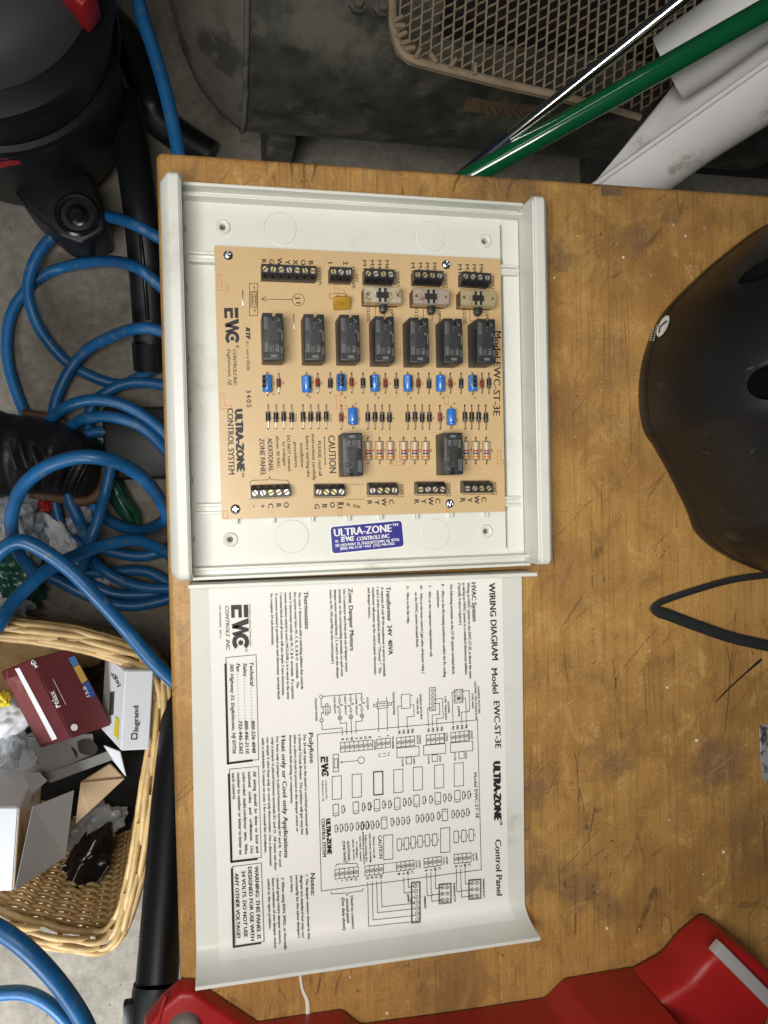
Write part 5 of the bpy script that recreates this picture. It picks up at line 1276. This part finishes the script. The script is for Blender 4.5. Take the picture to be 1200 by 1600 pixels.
# ------------------------------------------------------------------ poles and white vinyl troughs (upper right)
gr = thing('green_pole', U(760, 250, .3), 'glossy green painted pole leaning behind the bench', 'pole')
ga, gb = U(735, 276, .56), U(1260, -20, .70)
ob('shaft', tube('shaft', [ga-(gb-ga)*.9, gb], .0098, M['greenpole'], 32), gr)
ch = thing('chrome_pole', U(760, 240, .3), 'thin chrome pole with dark ferrule leaning beside the green pole', 'pole')
ob('shaft', tube('shaft', [U(796, 215, .58), U(1100, -28, .70)], .0056, M['chrome'], 24), ch)
ob('ferrule', tube('ferrule', [U(797, 214, .5805)-(U(1100, -28, .70)-U(796, 215, .58))*1.2, U(797, 214, .5805)], .0057, M['bluetape'], 20), ch)
def trough(name, label, a, b, r, a0, a1, rim, m_, sh=0.):
    """open half-round channel from a to b; arc from a0 to a1 degrees around its axis"""
    t = thing(name, (a.x, a.y, a.z), label, 'trough', 'white vinyl troughs behind the bench')
    d = (b-a).normalized(); s_ = d.cross(Vector((0, 0, 1))).normalized(); u = s_.cross(d).normalized()
    V, Fc = [], []; n = 18; L = (b-a).length; ns = 14
    for th in (r, r-.0028):
        for k in range(ns+1):
            for i in range(n+1):
                g = R_(a0+(a1-a0)*i/n); w = 1+.02*math.sin(k*.9+i*.3)
                V.append(a+d*(L*k/ns + sh*(1-k/ns)*max(0, -math.cos(g))) + (s_*math.cos(g)+u*math.sin(g))*th*w)
    st_ = n+1; off = (ns+1)*st_
    for k in range(ns):
        for i in range(n):
            q = k*st_+i; Fc.append((q, q+1, q+st_+1, q+st_)); Fc.append((off+q, off+q+st_, off+q+st_+1, off+q+1))
        for i in (0, n):
            q = k*st_+i; Fc.append((q, q+st_, off+q+st_, off+q))
    for k in (0, ns):
        for i in range(n):
            q = k*st_+i; Fc.append((q, q+1, off+q+1, off+q))
    bm = bmesh.new(); bm.from_mesh(mesh(name, V, Fc))
    ob('channel', bmesh_me('channel', bm, m_, ang=40), t)
    for i in rim:
        g = R_(a0+(a1-a0)*i)
        ob('rim', tube('rim', [a+d*L*k/ns + (s_*math.cos(g)+u*math.sin(g))*r*(1+.02*math.sin(k*.9+i*n*.3)) for k in range(ns+1)], .0030, m_, 10), t)
    return t
trough('vinyl_trough', 'white vinyl trough with raised bead, lower of the two behind the bench', U(925, 290, .52)-Vector((0, 0, .048)), U(1300, 24, .68)-Vector((0, 0, .048)), .048, -190, 88, (1,), M['whiteplastic'], .17)
trough('vinyl_trough', 'white vinyl trough behind the green pole, upper of the two', U(1078, 78, .60)-Vector((0, 0, .034)), U(1330, -105, .70)-Vector((0, 0, .034)), .034, 178, -40, (), M['whiteplastic'], 0)
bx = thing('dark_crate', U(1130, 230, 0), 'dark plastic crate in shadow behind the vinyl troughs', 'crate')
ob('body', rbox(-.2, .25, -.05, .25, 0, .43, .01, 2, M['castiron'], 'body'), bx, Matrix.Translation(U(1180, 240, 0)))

# ------------------------------------------------------------------ blue air hose
runs = [
 ([(210, -30), (222, 25), (237, 70), (255, 130), (268, 185), (279, 240), (288, 300)], [.30]*7),
 ([(330, 430), (280, 390), (242, 368), (208, 350), (168, 339), (125, 348), (87, 365), (58, 400), (44, 442), (49, 482), (68, 524), (105, 566), (145, 589), (187, 600), (217, 589), (250, 572), (300, 540)], [.15, .155, .165, .165, .11, .05, .04, .04, .035, .03, .02, .012, .010, .010, .02, .03, .03]),
 ([(310, 500), (245, 442), (210, 416), (163, 408), (105, 416), (61, 435), (23, 479), (11, 528), (16, 582), (40, 650), (70, 720)], [.16, .168, .165, .08, .018, .012, .012, .012, .012, .012, .02]),
 ([(300, 545), (250, 517), (210, 514), (163, 531), (128, 554), (100, 594), (84, 643), (90, 700), (110, 790)], [.155, .152, .142, .07, .036, .03, .03, .03, .03]),
 ([(300, 615), (251, 601), (210, 598), (175, 608), (143, 636), (138, 690), (150, 760)], [.03, .03, .03, .03, .03, .02, .02]),
 ([(60, 690), (82, 652), (117, 630), (159, 625), (205, 638), (254, 673), (300, 730)], [.06, .08, .10, .11, .11, .10, .08]),
 ([(80, 720), (112, 666), (145, 652), (182, 653), (222, 668), (254, 698), (300, 760)], [.05, .07, .09, .10, .10, .09, .06]),
 ([(100, 700), (150, 675), (200, 690), (262, 730)], [.03, .04, .04, .03]),
 ([(60, 905), (30, 865), (19, 830), (19, 800), (35, 761), (70, 731), (117, 715), (159, 716), (198, 729), (233, 757), (256, 792), (258, 812), (222, 829), (187, 822), (163, 808), (140, 785), (120, 760)], [.12, .14, .18, .24, .30, .33, .34, .34, .32, .28, .22, .16, .07, .04, .03, .025, .02]),
 ([(18, 800), (25, 860), (50, 888), (90, 907), (140, 932), (200, 947), (262, 936), (300, 915)], [.05, .05, .05, .05, .05, .05, .05, .05]),
 ([(-30, 900), (0, 862), (28, 846), (58, 855), (105, 887), (152, 934), (198, 985), (245, 1040), (300, 1090)], [.33, .34, .35, .35, .345, .34, .33, .33, .32]),
 ([(-30, 1010), (0, 973), (23, 939), (70, 894), (117, 869), (163, 852), (210, 845), (250, 858), (300, 890)], [.33, .32, .30, .27, .23, .19, .16, .14, .12]),
 ([(45, 740), (54, 785), (60, 827), (82, 862), (120, 898), (180, 928), (260, 924), (300, 900)], [.02]*4+[.03]*4),
 ([(70, 720), (84, 780), (98, 827), (131, 857), (163, 892), (210, 915), (259, 920), (300, 915)], [.03]*4+[.06]*4),
 ([(95, 740), (110, 785), (124, 815), (140, 843), (175, 862), (222, 869), (257, 858), (300, 830)], [.045]*3+[.06]*5),
 ([(175, 720), (164, 771), (154, 808), (140, 848), (128, 890)], [.08, .08, .09, .09, .06]),
 ([(90, 890), (150, 895), (220, 892), (258, 908), (300, 940)], [.02, .025, .03, .03, .03]),
 ([(-30, 1440), (0, 1453), (40, 1482), (80, 1523), (112, 1565), (135, 1605), (150, 1650)], [.52, .525, .53, .53, .525, .52, .51]),
 ([(-30, 1556), (0, 1552), (40, 1552), (75, 1568), (107, 1600), (125, 1640)], [.28]*6),
]
hose = thing('air_hose', U(150, 700, 0), 'blue rubber air hose coiled loosely on the floor left of the bench', 'hose')
for pts, zs in runs:
    ob('hose_loop', tube('hose_loop', spline([U(x, y, max(z, .0085)) for (x, y), z in zip(pts, zs)], 10), .0083, M['hose'], 14), hose)

# ------------------------------------------------------------------ wicker basket with contents
RZ = .28
rimpx = [(-120, 960), (-40, 978), (30, 987), (110, 998), (180, 1017), (228, 1037), (250, 1062), (252, 1110), (244, 1180), (232, 1260), (218, 1340), (198, 1420), (183, 1455), (160, 1474), (120, 1473), (60, 1462), (0, 1445), (-80, 1420), (-140, 1390), (-170, 1250), (-160, 1060)]
rim = spline([U(x, y, RZ) for x, y in rimpx], 8, True); nb = len(rim)
bc = Vector((sum(p.x for p in rim)/nb, sum(p.y for p in rim)/nb, 0))
basket = thing('wicker_basket', (bc.x, bc.y, 0), 'light wicker basket full of boxes and packaging left of the bench', 'basket')
def ringat(z, out=0.):
    k = .80+.20*(z/RZ)
    res = []
    for p in rim:
        d = Vector((p.x-bc.x, p.y-bc.y, 0)); L = d.length
        q = bc+d*(k+out/L); res.append(Vector((q.x, q.y, z)))
    return res
# side weave: each round is a strand winding in and out of the stakes
ns_ = 34
for r_ in range(40):
    z = .010 + r_*.0064
    base_ = ringat(z); V, Fc = [], []
    pts = []
    for i, p in enumerate(base_):
        d = Vector((p.x-bc.x, p.y-bc.y, 0)).normalized()
        pts.append(p + d*.0034*math.sin(math.pi*ns_*i/nb + math.pi*(r_ % 2)) + Vector((0, 0, .0012*noise.noise(p*30))))
    tube_into(V, Fc, pts, .0034, 5, closed=True)
    ob('woven_round', mesh('woven_round', V, Fc, M['wicker'], True), basket)
lo_, hi_ = ringat(.004), ringat(RZ-.006)
for i in range(ns_):
    k = int((i+.5)*nb/ns_) % nb
    ob('stake', tube('stake', [lo_[k], (lo_[k]+hi_[k])/2, hi_[k]], .0032, M['wicker'], 6), basket)
ob('bottom', prism([(p.x, p.y) for p in ringat(.006)], .002, .008, 0, 1, M['wicker'], 'bottom'), basket)
# border: overlapping reeds laid along the rim
random.seed(5)
top_ = [ringat(RZ-.002, .0105), ringat(RZ+.003, .0015), ringat(RZ, -.0075), ringat(RZ-.009, .013), ringat(RZ-.008, -.011)]
nrd = 15; step = nb/nrd
for lane in range(5):
    for i in range(nrd):
        a = int(i*step+lane*step*.37+random.uniform(-1, 1)); n_ = int(step*1.28)
        t0 = top_[lane]; t1 = top_[lane-1 if lane in (1, 2) else lane]
        pts = [t0[(a+k) % nb].lerp(t1[(a+k) % nb], .55*k/n_) + Vector((random.uniform(-.0004, .0004), random.uniform(-.0004, .0004), .0045*math.sin(math.pi*k/n_)-.001)) for k in range(n_+1)]
        ob('rim_reed', tube('rim_reed', pts, .0041, M['wicker'], 8), basket)
G_ = 'packaging in the wicker basket'
zg = lambda X, Y: (X/4.286, 940+Y/4.286)
zh = lambda X, Y: (X/3.75, 1240+Y/3.75)
def para(name, P0, P1, a, b, m_, parent, bev=.0015):
    """box from a ridge P0-P1 and the two edge vectors leaving it"""
    bm = bmesh.new(); vs = [bm.verts.new(p) for p in (P0, P1, P1+a, P0+a, P0+b, P1+b, P1+a+b, P0+a+b)]
    for f in ((0, 1, 2, 3), (4, 7, 6, 5), (0, 4, 5, 1), (1, 5, 6, 2), (2, 6, 7, 3), (3, 7, 4, 0)): bm.faces.new([vs[i] for i in f])
    bmesh.ops.recalc_face_normals(bm, faces=bm.faces)
    bmesh.ops.bevel(bm, geom=bm.edges[:], offset=bev, segments=2, affect='EDGES')
    return bmesh_me(name, bm, m_, ang=40)
# maroon carton
P0, P1 = U(*zg(205, 385), .285), U(*zg(480, 915), .285)
a_ = U(*zg(490, 310), .262)-P0; b_ = U(*zg(0, 470), .240)-P0
mb = thing('maroon_box', P0, 'maroon carton printed relax, tilted in the basket', 'box', G_)
mm = para('carton', P0, P1, a_, b_, M['maroon'], mb); bo = ob('carton', mm, mb)
rsm = ray_surf(mm, .0006)
def onto(me, off, fn, name, m_, parent): 
    p = Print(ray_surf(me, off)); fn(p); return p.build(name, m_, parent)
def grid(p, q, n=6):
    q = [np.array(x, float) for x in q]
    for i in range(n):
        for j in range(n):
            f = lambda u, v: (q[0]*(1-u)+q[1]*u)*(1-v)+(q[3]*(1-u)+q[2]*u)*v
            p.poly([f(i/n, j/n), f((i+1)/n, j/n), f((i+1)/n, (j+1)/n), f(i/n, (j+1)/n)])
onto(mm, .0005, lambda p: grid(p, [zg(8, 470), zg(105, 435), zg(355, 935), zg(270, 950)]), 'worn_end', M['maroonlight'], bo)
onto(mm, .0006, lambda p: grid(p, [zg(102, 448), zg(132, 442), zg(385, 915), zg(352, 930)], 4), 'white_stripe', M['white'], bo)
onto(mm, .0005, lambda p: grid(p, [zg(457, 378), zg(500, 363), zg(527, 420), zg(487, 437)], 2), 'light_blue_field', M['cardlight'], bo)
onto(mm, .0005, lambda p: grid(p, [zg(490, 440), zg(530, 422), zg(585, 525), zg(548, 550)], 2), 'gold_field', M['cardgold'], bo)
onto(mm, .0005, lambda p: grid(p, [zg(550, 553), zg(590, 530), zg(637, 622), zg(600, 650)], 2), 'blue_field', M['cardblue'], bo)
def mtext(p):
    p.text('relax', zg(405, 700), zg(360, 595), 9, .02); p.text('HD', zg(255, 432), zg(225, 385), 6, .01); p.text('15,0', zg(600, 632), zg(572, 565), 5, .012)
    p.disc(zg(496, 842), 5.5, 16); p.line([zg(440, 690), zg(355, 520)], .7)
onto(mm, .0008, mtext, 'lettering', M['white'], bo)['kind'] = 'stuff'
# white carton
P0, P1 = U(*zg(838, 460), .300), U(*zg(808, 1000), .300)
a_ = U(*zg(1030, 460), .292)-P0; b_ = U(*zg(705, 355), .222)-P0
wb = thing('white_box', P0, 'white carton printed legrand, standing at the right side of the basket', 'box', G_)
wm = para('carton', P0, P1, a_, b_, M['whitecard'], wb); wo = ob('carton', wm, wb)
def wtext(p):
    p.text('legrand', zg(925, 868), zg(925, 700), 8.0, .012); p.rect(*zg(880, 885), *zg(915, 920), 1.6); p.text('legr', zg(812, 560), zg(755, 470), 6, .012)
    for k in range(6): p.line([zg(742+k*5, 605), zg(735+k*5, 760)], .7)
onto(wm, .0007, wtext, 'lettering', M['ink'], wo)['kind'] = 'stuff'
onto(wm, .0006, lambda p: grid(p, [zg(775, 765), zg(800, 790), zg(795, 930), zg(765, 890)], 3), 'yellow_sticker', M['yellow'], wo)
def slab(name, q, th, m_, parent):
    """sheet of card through four points with thickness"""
    n = (q[1]-q[0]).cross(q[3]-q[0]).normalized()*th
    V = list(q)+[p-n for p in q]
    bm = bmesh.new(); bm.from_mesh(mesh(name, V, [(0, 1, 2, 3), (4, 7, 6, 5), (0, 4, 5, 1), (1, 5, 6, 2), (2, 6, 7, 3), (3, 7, 4, 0)]))
    return ob(name, bmesh_me(name, bm, m_), parent)
slab('flap', [U(*zg(700, 960), .235), U(*zg(805, 1002), .285), U(*zg(845, 1165), .26), U(*zg(745, 1040), .22)], .0012, M['whitecard'], wb)
# kraft carton
P0, P1 = U(*zg(740, 1080), .20), U(*zg(535, 1210), .20)
kb = thing('brown_box', P0, 'plain brown cardboard box under the white cartons in the basket', 'box', G_)
ob('carton', para('carton', P0, P1, U(*zg(835, 1180), .19)-P0, U(*zg(745, 1085), .05)-P0, M['kraft'], kb), kb)
slab('flap', [U(*zg(540, 1210), .202), U(*zg(835, 1180), .192), U(*zg(600, 1400), .19), U(*zg(505, 1485), .18)], .0012, M['kraft'], kb)
# open white box
ow = thing('open_white_box', U(0, 1300, .1), 'open white cardboard box with a bent grey flap, lower left of the basket', 'box', G_)
P0, P1 = U(*zh(108, 80), .315), U(*zh(75, 572), .315)
ob('carton', para('carton', P0, P1, U(*zh(-160, 80), .315)-P0, Vector((.0, .012, -.13)), M['whitecard'], ow), ow)
slab('flap', [U(*zh(190, 75), .30), U(*zh(430, -20), .255), U(*zh(380, 372), .255), U(*zh(85, 565), .312)], .0012, M['greycard'], ow)
slab('inner_flap', [U(*zh(112, 85), .313), U(*zh(196, 95), .285), U(*zh(150, 330), .285), U(*zh(78, 560), .313)], .001, M['kraft'], ow)
slab('tab', [U(*zg(165, 1155), .27), U(*zg(265, 1145), .27), U(*zg(318, 1200), .275), U(*zg(215, 1290), .285)], .001, M['greycard'], ow)
slab('back_panel', [U(*zg(0, 1330), .20), U(*zg(225, 1255), .22), U(*zg(235, 1340), .25), U(*zg(0, 1400), .25)], .001, M['greycard'], ow)
# grey electrical cover
gp_ = thing('outlet_cover', U(*zg(400, 1000), .2), 'grey plastic outlet cover between the cartons in the basket', 'cover plate', G_)
q = [U(*zg(180, 900), .235), U(*zg(620, 880), .225), U(*zg(640, 1010), .225), U(*zg(300, 1150), .235)]
slab('plate', q, .006, M['greyplastic'], gp_)
slab('rail', [U(*zg(290, 1150), .238), U(*zg(740, 990), .228), U(*zg(760, 1050), .228), U(*zg(340, 1205), .238)], .006, M['greyplastic'], gp_)
p = (q[0]+q[1]+q[2]+q[3])/4
ob('socket_hole', lathe([(0, 0), (.017, 0)], 20, M['hole'], 'socket_hole', cap=False), gp_, Matrix.Translation(U(*zg(430, 1010), .2345)) @ Matrix.Rotation(R_(-25), 4, 'Z') @ Matrix.Diagonal((1, .62, 1, 1)))
ob('socket_hole', lathe([(0, 0), (.014, 0)], 20, M['hole'], 'socket_hole', cap=False), gp_, Matrix.Translation(U(*zg(580, 975), .2335)) @ Matrix.Rotation(R_(-25), 4, 'Z') @ Matrix.Diagonal((1, .7, 1, 1)))
def crumple(name, c, sx, sy, sz, m_, seed=0, amp=.35, fr=1.6, rot=0, n=4):
    bm = bmesh.new(); bmesh.ops.create_icosphere(bm, subdivisions=n, radius=1)
    for v in bm.verts:
        d = 1 + amp*noise.turbulence(v.co*fr+Vector((seed, seed*2, 0)), 4, False) - amp*.5 - .12*abs(noise.noise(v.co*5+Vector((seed, 0, 0))))
        v.co *= d
    bmesh.ops.transform(bm, matrix=Matrix.Translation(c) @ Matrix.Rotation(rot, 4, 'Z') @ Matrix.Diagonal((sx, sy, sz, 1)), verts=bm.verts)
    me = bmesh_me(name, bm, m_, ang=75); return ob(name, me)
bb_ = crumple('black_bag', U(*zh(510, 440), .15), .034, .070, .030, M['blackbag'], 2, .26, 1.3, R_(-28)); tag(bb_, 'crumpled glossy black bag with white lettering in the basket corner', 'bag', G_)
zk = lambda X, Y: (90+X/11.43, 1290+Y/11.43)
def folds(p):
    for l in ([(605, 540), (400, 720), (290, 960), (270, 1100), (300, 1250), (340, 1420)], [(950, 440), (985, 530), (900, 720), (780, 900), (590, 1150)]): p.line([zk(*q) for q in l], 1.9)
onto(bb_.data, .0010, folds, 'fold_edge', M['greycard'], bb_)['kind'] = 'stuff'
wsn = onto(bb_.data, .001, lambda p: (p.text('WOS', zk(105, 900), zk(290, 330), 10, .02), p.text('AMER', zk(60, 1110), zk(190, 830), 3.6, .02)), 'lettering', M['whitecard'], bb_)
wsn['kind'] = 'stuff'
tag(crumple('film_bag', U(*zg(70, 1080), .20), .045, .05, .03, M['film'], 5, .6, 2.2, 0), 'crumpled clear plastic bag at the left of the basket', 'bag', G_)
tag(crumple('white_wrapper', U(*zg(60, 770), .21), .036, .026, .022, M['whitecard'], 31, .35, 1.5, .3), 'crumpled white wrapper beside the maroon carton', 'wrapper', G_)
tag(crumple('yellow_scrap', U(*zg(15, 665), .245), .010, .012, .008, M['yellow'], 33, .5, 1.8), 'small yellow plastic scrap left of the maroon carton', 'scrap', G_)
tag(crumple('dark_cloth', bc+Vector((.03, -.01, .07)), .15, .15, .05, M['castiron'], 9, .5, 1.5), 'dark crumpled filler added at the bottom of the basket', 'cloth', G_)  # dark filler added below the boxes to darken the gaps

# ------------------------------------------------------------------ boot and litter among the hose
zb = lambda X, Y: (X/4.286, 640+Y/4.286)
boot = thing('leather_boot', U(*zb(300, 350), 0), 'creased black leather boot with brown welt under the blue hose', 'boot')
ax = [((-260, 300), .14, .062), ((-60, 300), .13, .060), ((130, 300), .115, .056), ((320, 320), .09, .052), ((480, 370), .070, .048), ((590, 420), .055, .041), ((655, 445), .045, .027), ((685, 452), .04, .006)]
V, Fc = [], []; nn = 20; cen = spline([U(*zb(*c), z) for c, z, r in ax], 5); rad = []
for i in range(len(ax)-1):
    for s_ in range(5): rad.append(ax[i][2]+(ax[i+1][2]-ax[i][2])*s_/5)
rad.append(ax[-1][2])
for i, p in enumerate(cen):
    t = (cen[min(len(cen)-1, i+1)]-cen[max(0, i-1)]); t.z = 0; t.normalize(); s_ = Vector((-t.y, t.x, 0))
    for j in range(nn):
        g = 2*math.pi*j/nn; w = rad[i]*(1+.05*math.sin(i*1.9)*max(0, math.sin(g)))
        V.append(p+s_*math.cos(g)*w+Vector((0, 0, 1))*math.sin(g)*w*(.95 if math.sin(g) > 0 else .75))
for i in range(len(cen)-1):
    for j in range(nn): Fc.append((i*nn+j, i*nn+(j+1) % nn, (i+1)*nn+(j+1) % nn, (i+1)*nn+j))
Fc.append(tuple(range(nn))); Fc.append(tuple((len(cen)-1)*nn+j for j in range(nn)))
bm = bmesh.new(); bm.from_mesh(mesh('upper', V, Fc)); bmesh.ops.subdivide_edges(bm, edges=bm.edges[:], cuts=2, use_grid_fill=True)
bm.normal_update()
for v in bm.verts:
    q = Vector((v.co.x*34, v.co.y*13, v.co.z*18))
    v.co += v.normal*(.0045*noise.noise(q)+.002*noise.noise(q*2.3)-.003*abs(noise.noise(q*1.4+Vector((5, 1, 2)))))
ob('upper', bmesh_me('upper', bm, M['leather'], smooth=True), boot)
for ix, g0, g1 in ((25, 20, 160), (22, 10, 170)):
    i0 = min(ix, len(cen)-2); p = cen[i0]; t = (cen[i0+1]-cen[i0-1]); t.z = 0; t.normalize(); s_ = Vector((-t.y, t.x, 0)); w = rad[i0]*1.02
    ob('seam', tube('seam', [p+s_*math.cos(R_(g))*w+Vector((0, 0, 1))*math.sin(R_(g))*w*.96 for g in range(g0, g1+1, 10)], .0016, M['leather'], 6), boot)
for k in range(4):
    p = U(*zb(60+k*75, 210+k*18), .185-k*.012); q = U(*zb(110+k*75, 400-k*10), .185-k*.012)
    ob('lace', tube('lace', [p, (p+q)/2+Vector((0, 0, .006)), q], .0028, M['strap'], 6), boot)
wl = [(150, 30), (330, 60), (470, 130), (590, 240), (670, 350), (700, 440), (680, 530), (620, 595), (520, 615), (380, 590), (200, 560)]
ob('welt', tube('welt', spline([U(*zb(*c), .045) for c in wl], 6), .0075, M['welt'], 10, flat=(1, .7)), boot)
ob('sole', prism([(p.x, p.y) for p in spline([U(*zb(*c), .03) for c in wl], 4)], .008, .042, .003, 2, M['leather'], 'sole'), boot)
tag(crumple('plastic_wrap', U(12, 800, .05), .035, .05, .05, M['film'], 3, .6, 2.4), 'clear crumpled plastic wrap left of the hose coil', 'wrap')
tag(crumple('plastic_wrap', U(48, 838, .04), .028, .05, .03, M['film'], 13, .6, 2.6), 'clear crumpled plastic wrap inside the hose coil', 'wrap')
tag(crumple('green_bottle', U(22, 900, .06), .035, .05, .04, M['green'], 4, .35, 1.8, .6), 'crushed green plastic bottle below the hose loop', 'bottle')
tag(crumple('green_bottle', U(185, 775, .03), .018, .075, .022, M['green'], 8, .30, 1.6, .5), 'crushed dark green bottle inside the large hose loop', 'bottle')
tag(crumple('plastic_wrap', U(15, 935, .05), .045, .035, .03, M['film'], 23, .6, 2.6), 'clear crumpled plastic wrap against the basket rim', 'wrap')
cn = thing('snack_wrapper', U(85, 822, .03), 'white snack wrapper with a red end lying inside the hose coil', 'wrapper')
for nm, c, sz, mm_, sd in (('body', (92, 838), (.020, .045, .016), 'whitecard', 41), ('red_end', (72, 790), (.014, .014, .014), 'redlatch', 43), ('foil_part', (104, 860), (.022, .02, .014), 'film', 45)):
    w_ = crumple(nm, U(*c, .035), *sz, M[mm_], sd, .45, 1.9, .45)
    w_.parent = cn; w_.matrix_parent_inverse = WM[cn.name].inverted()
for c, z, sz, mm_, sd, nm, lb_, ct in (((40, 770), .03, (.03, .03, .02), 'film', 51, 'plastic_wrap', 'clear plastic wrap just below the boot sole', 'wrap'), ((120, 815), .02, (.02, .05, .02), 'film', 53, 'plastic_wrap', 'clear plastic wrap between two hose loops below the boot', 'wrap'),
                             ((40, 925), .03, (.03, .03, .02), 'green', 55, 'green_wrapper', 'crumpled green wrapper beside the basket rim', 'wrapper'), ((148, 905), .015, (.035, .03, .012), 'film', 57, 'plastic_wrap', 'clear plastic wrap under the lower hose coils', 'wrap'), ((160, 700), .02, (.012, .05, .012), 'green', 59, 'green_wrapper', 'narrow green wrapper beside the boot toe', 'wrapper')):
    tag(crumple(nm, U(*c, z), *sz, M[mm_], sd, .55, 2.2, sd*.7), lb_, ct)
tag(crumple('film_bag', U(*zk(640, 60), .13), .05, .035, .025, M['film'], 61, .5, 1.9, .4), 'clear plastic film bag above the black bag in the basket', 'bag', G_)
sh_ = thing('black_case', U(220, 700, 0), 'black plastic case under the bench behind the hose', 'case')
ob('body', rbox(-.055, .12, -.05, .06, 0, .05, .006, 2, M['vac'], 'body'), sh_, Matrix.Translation(U(225, 700, 0)))
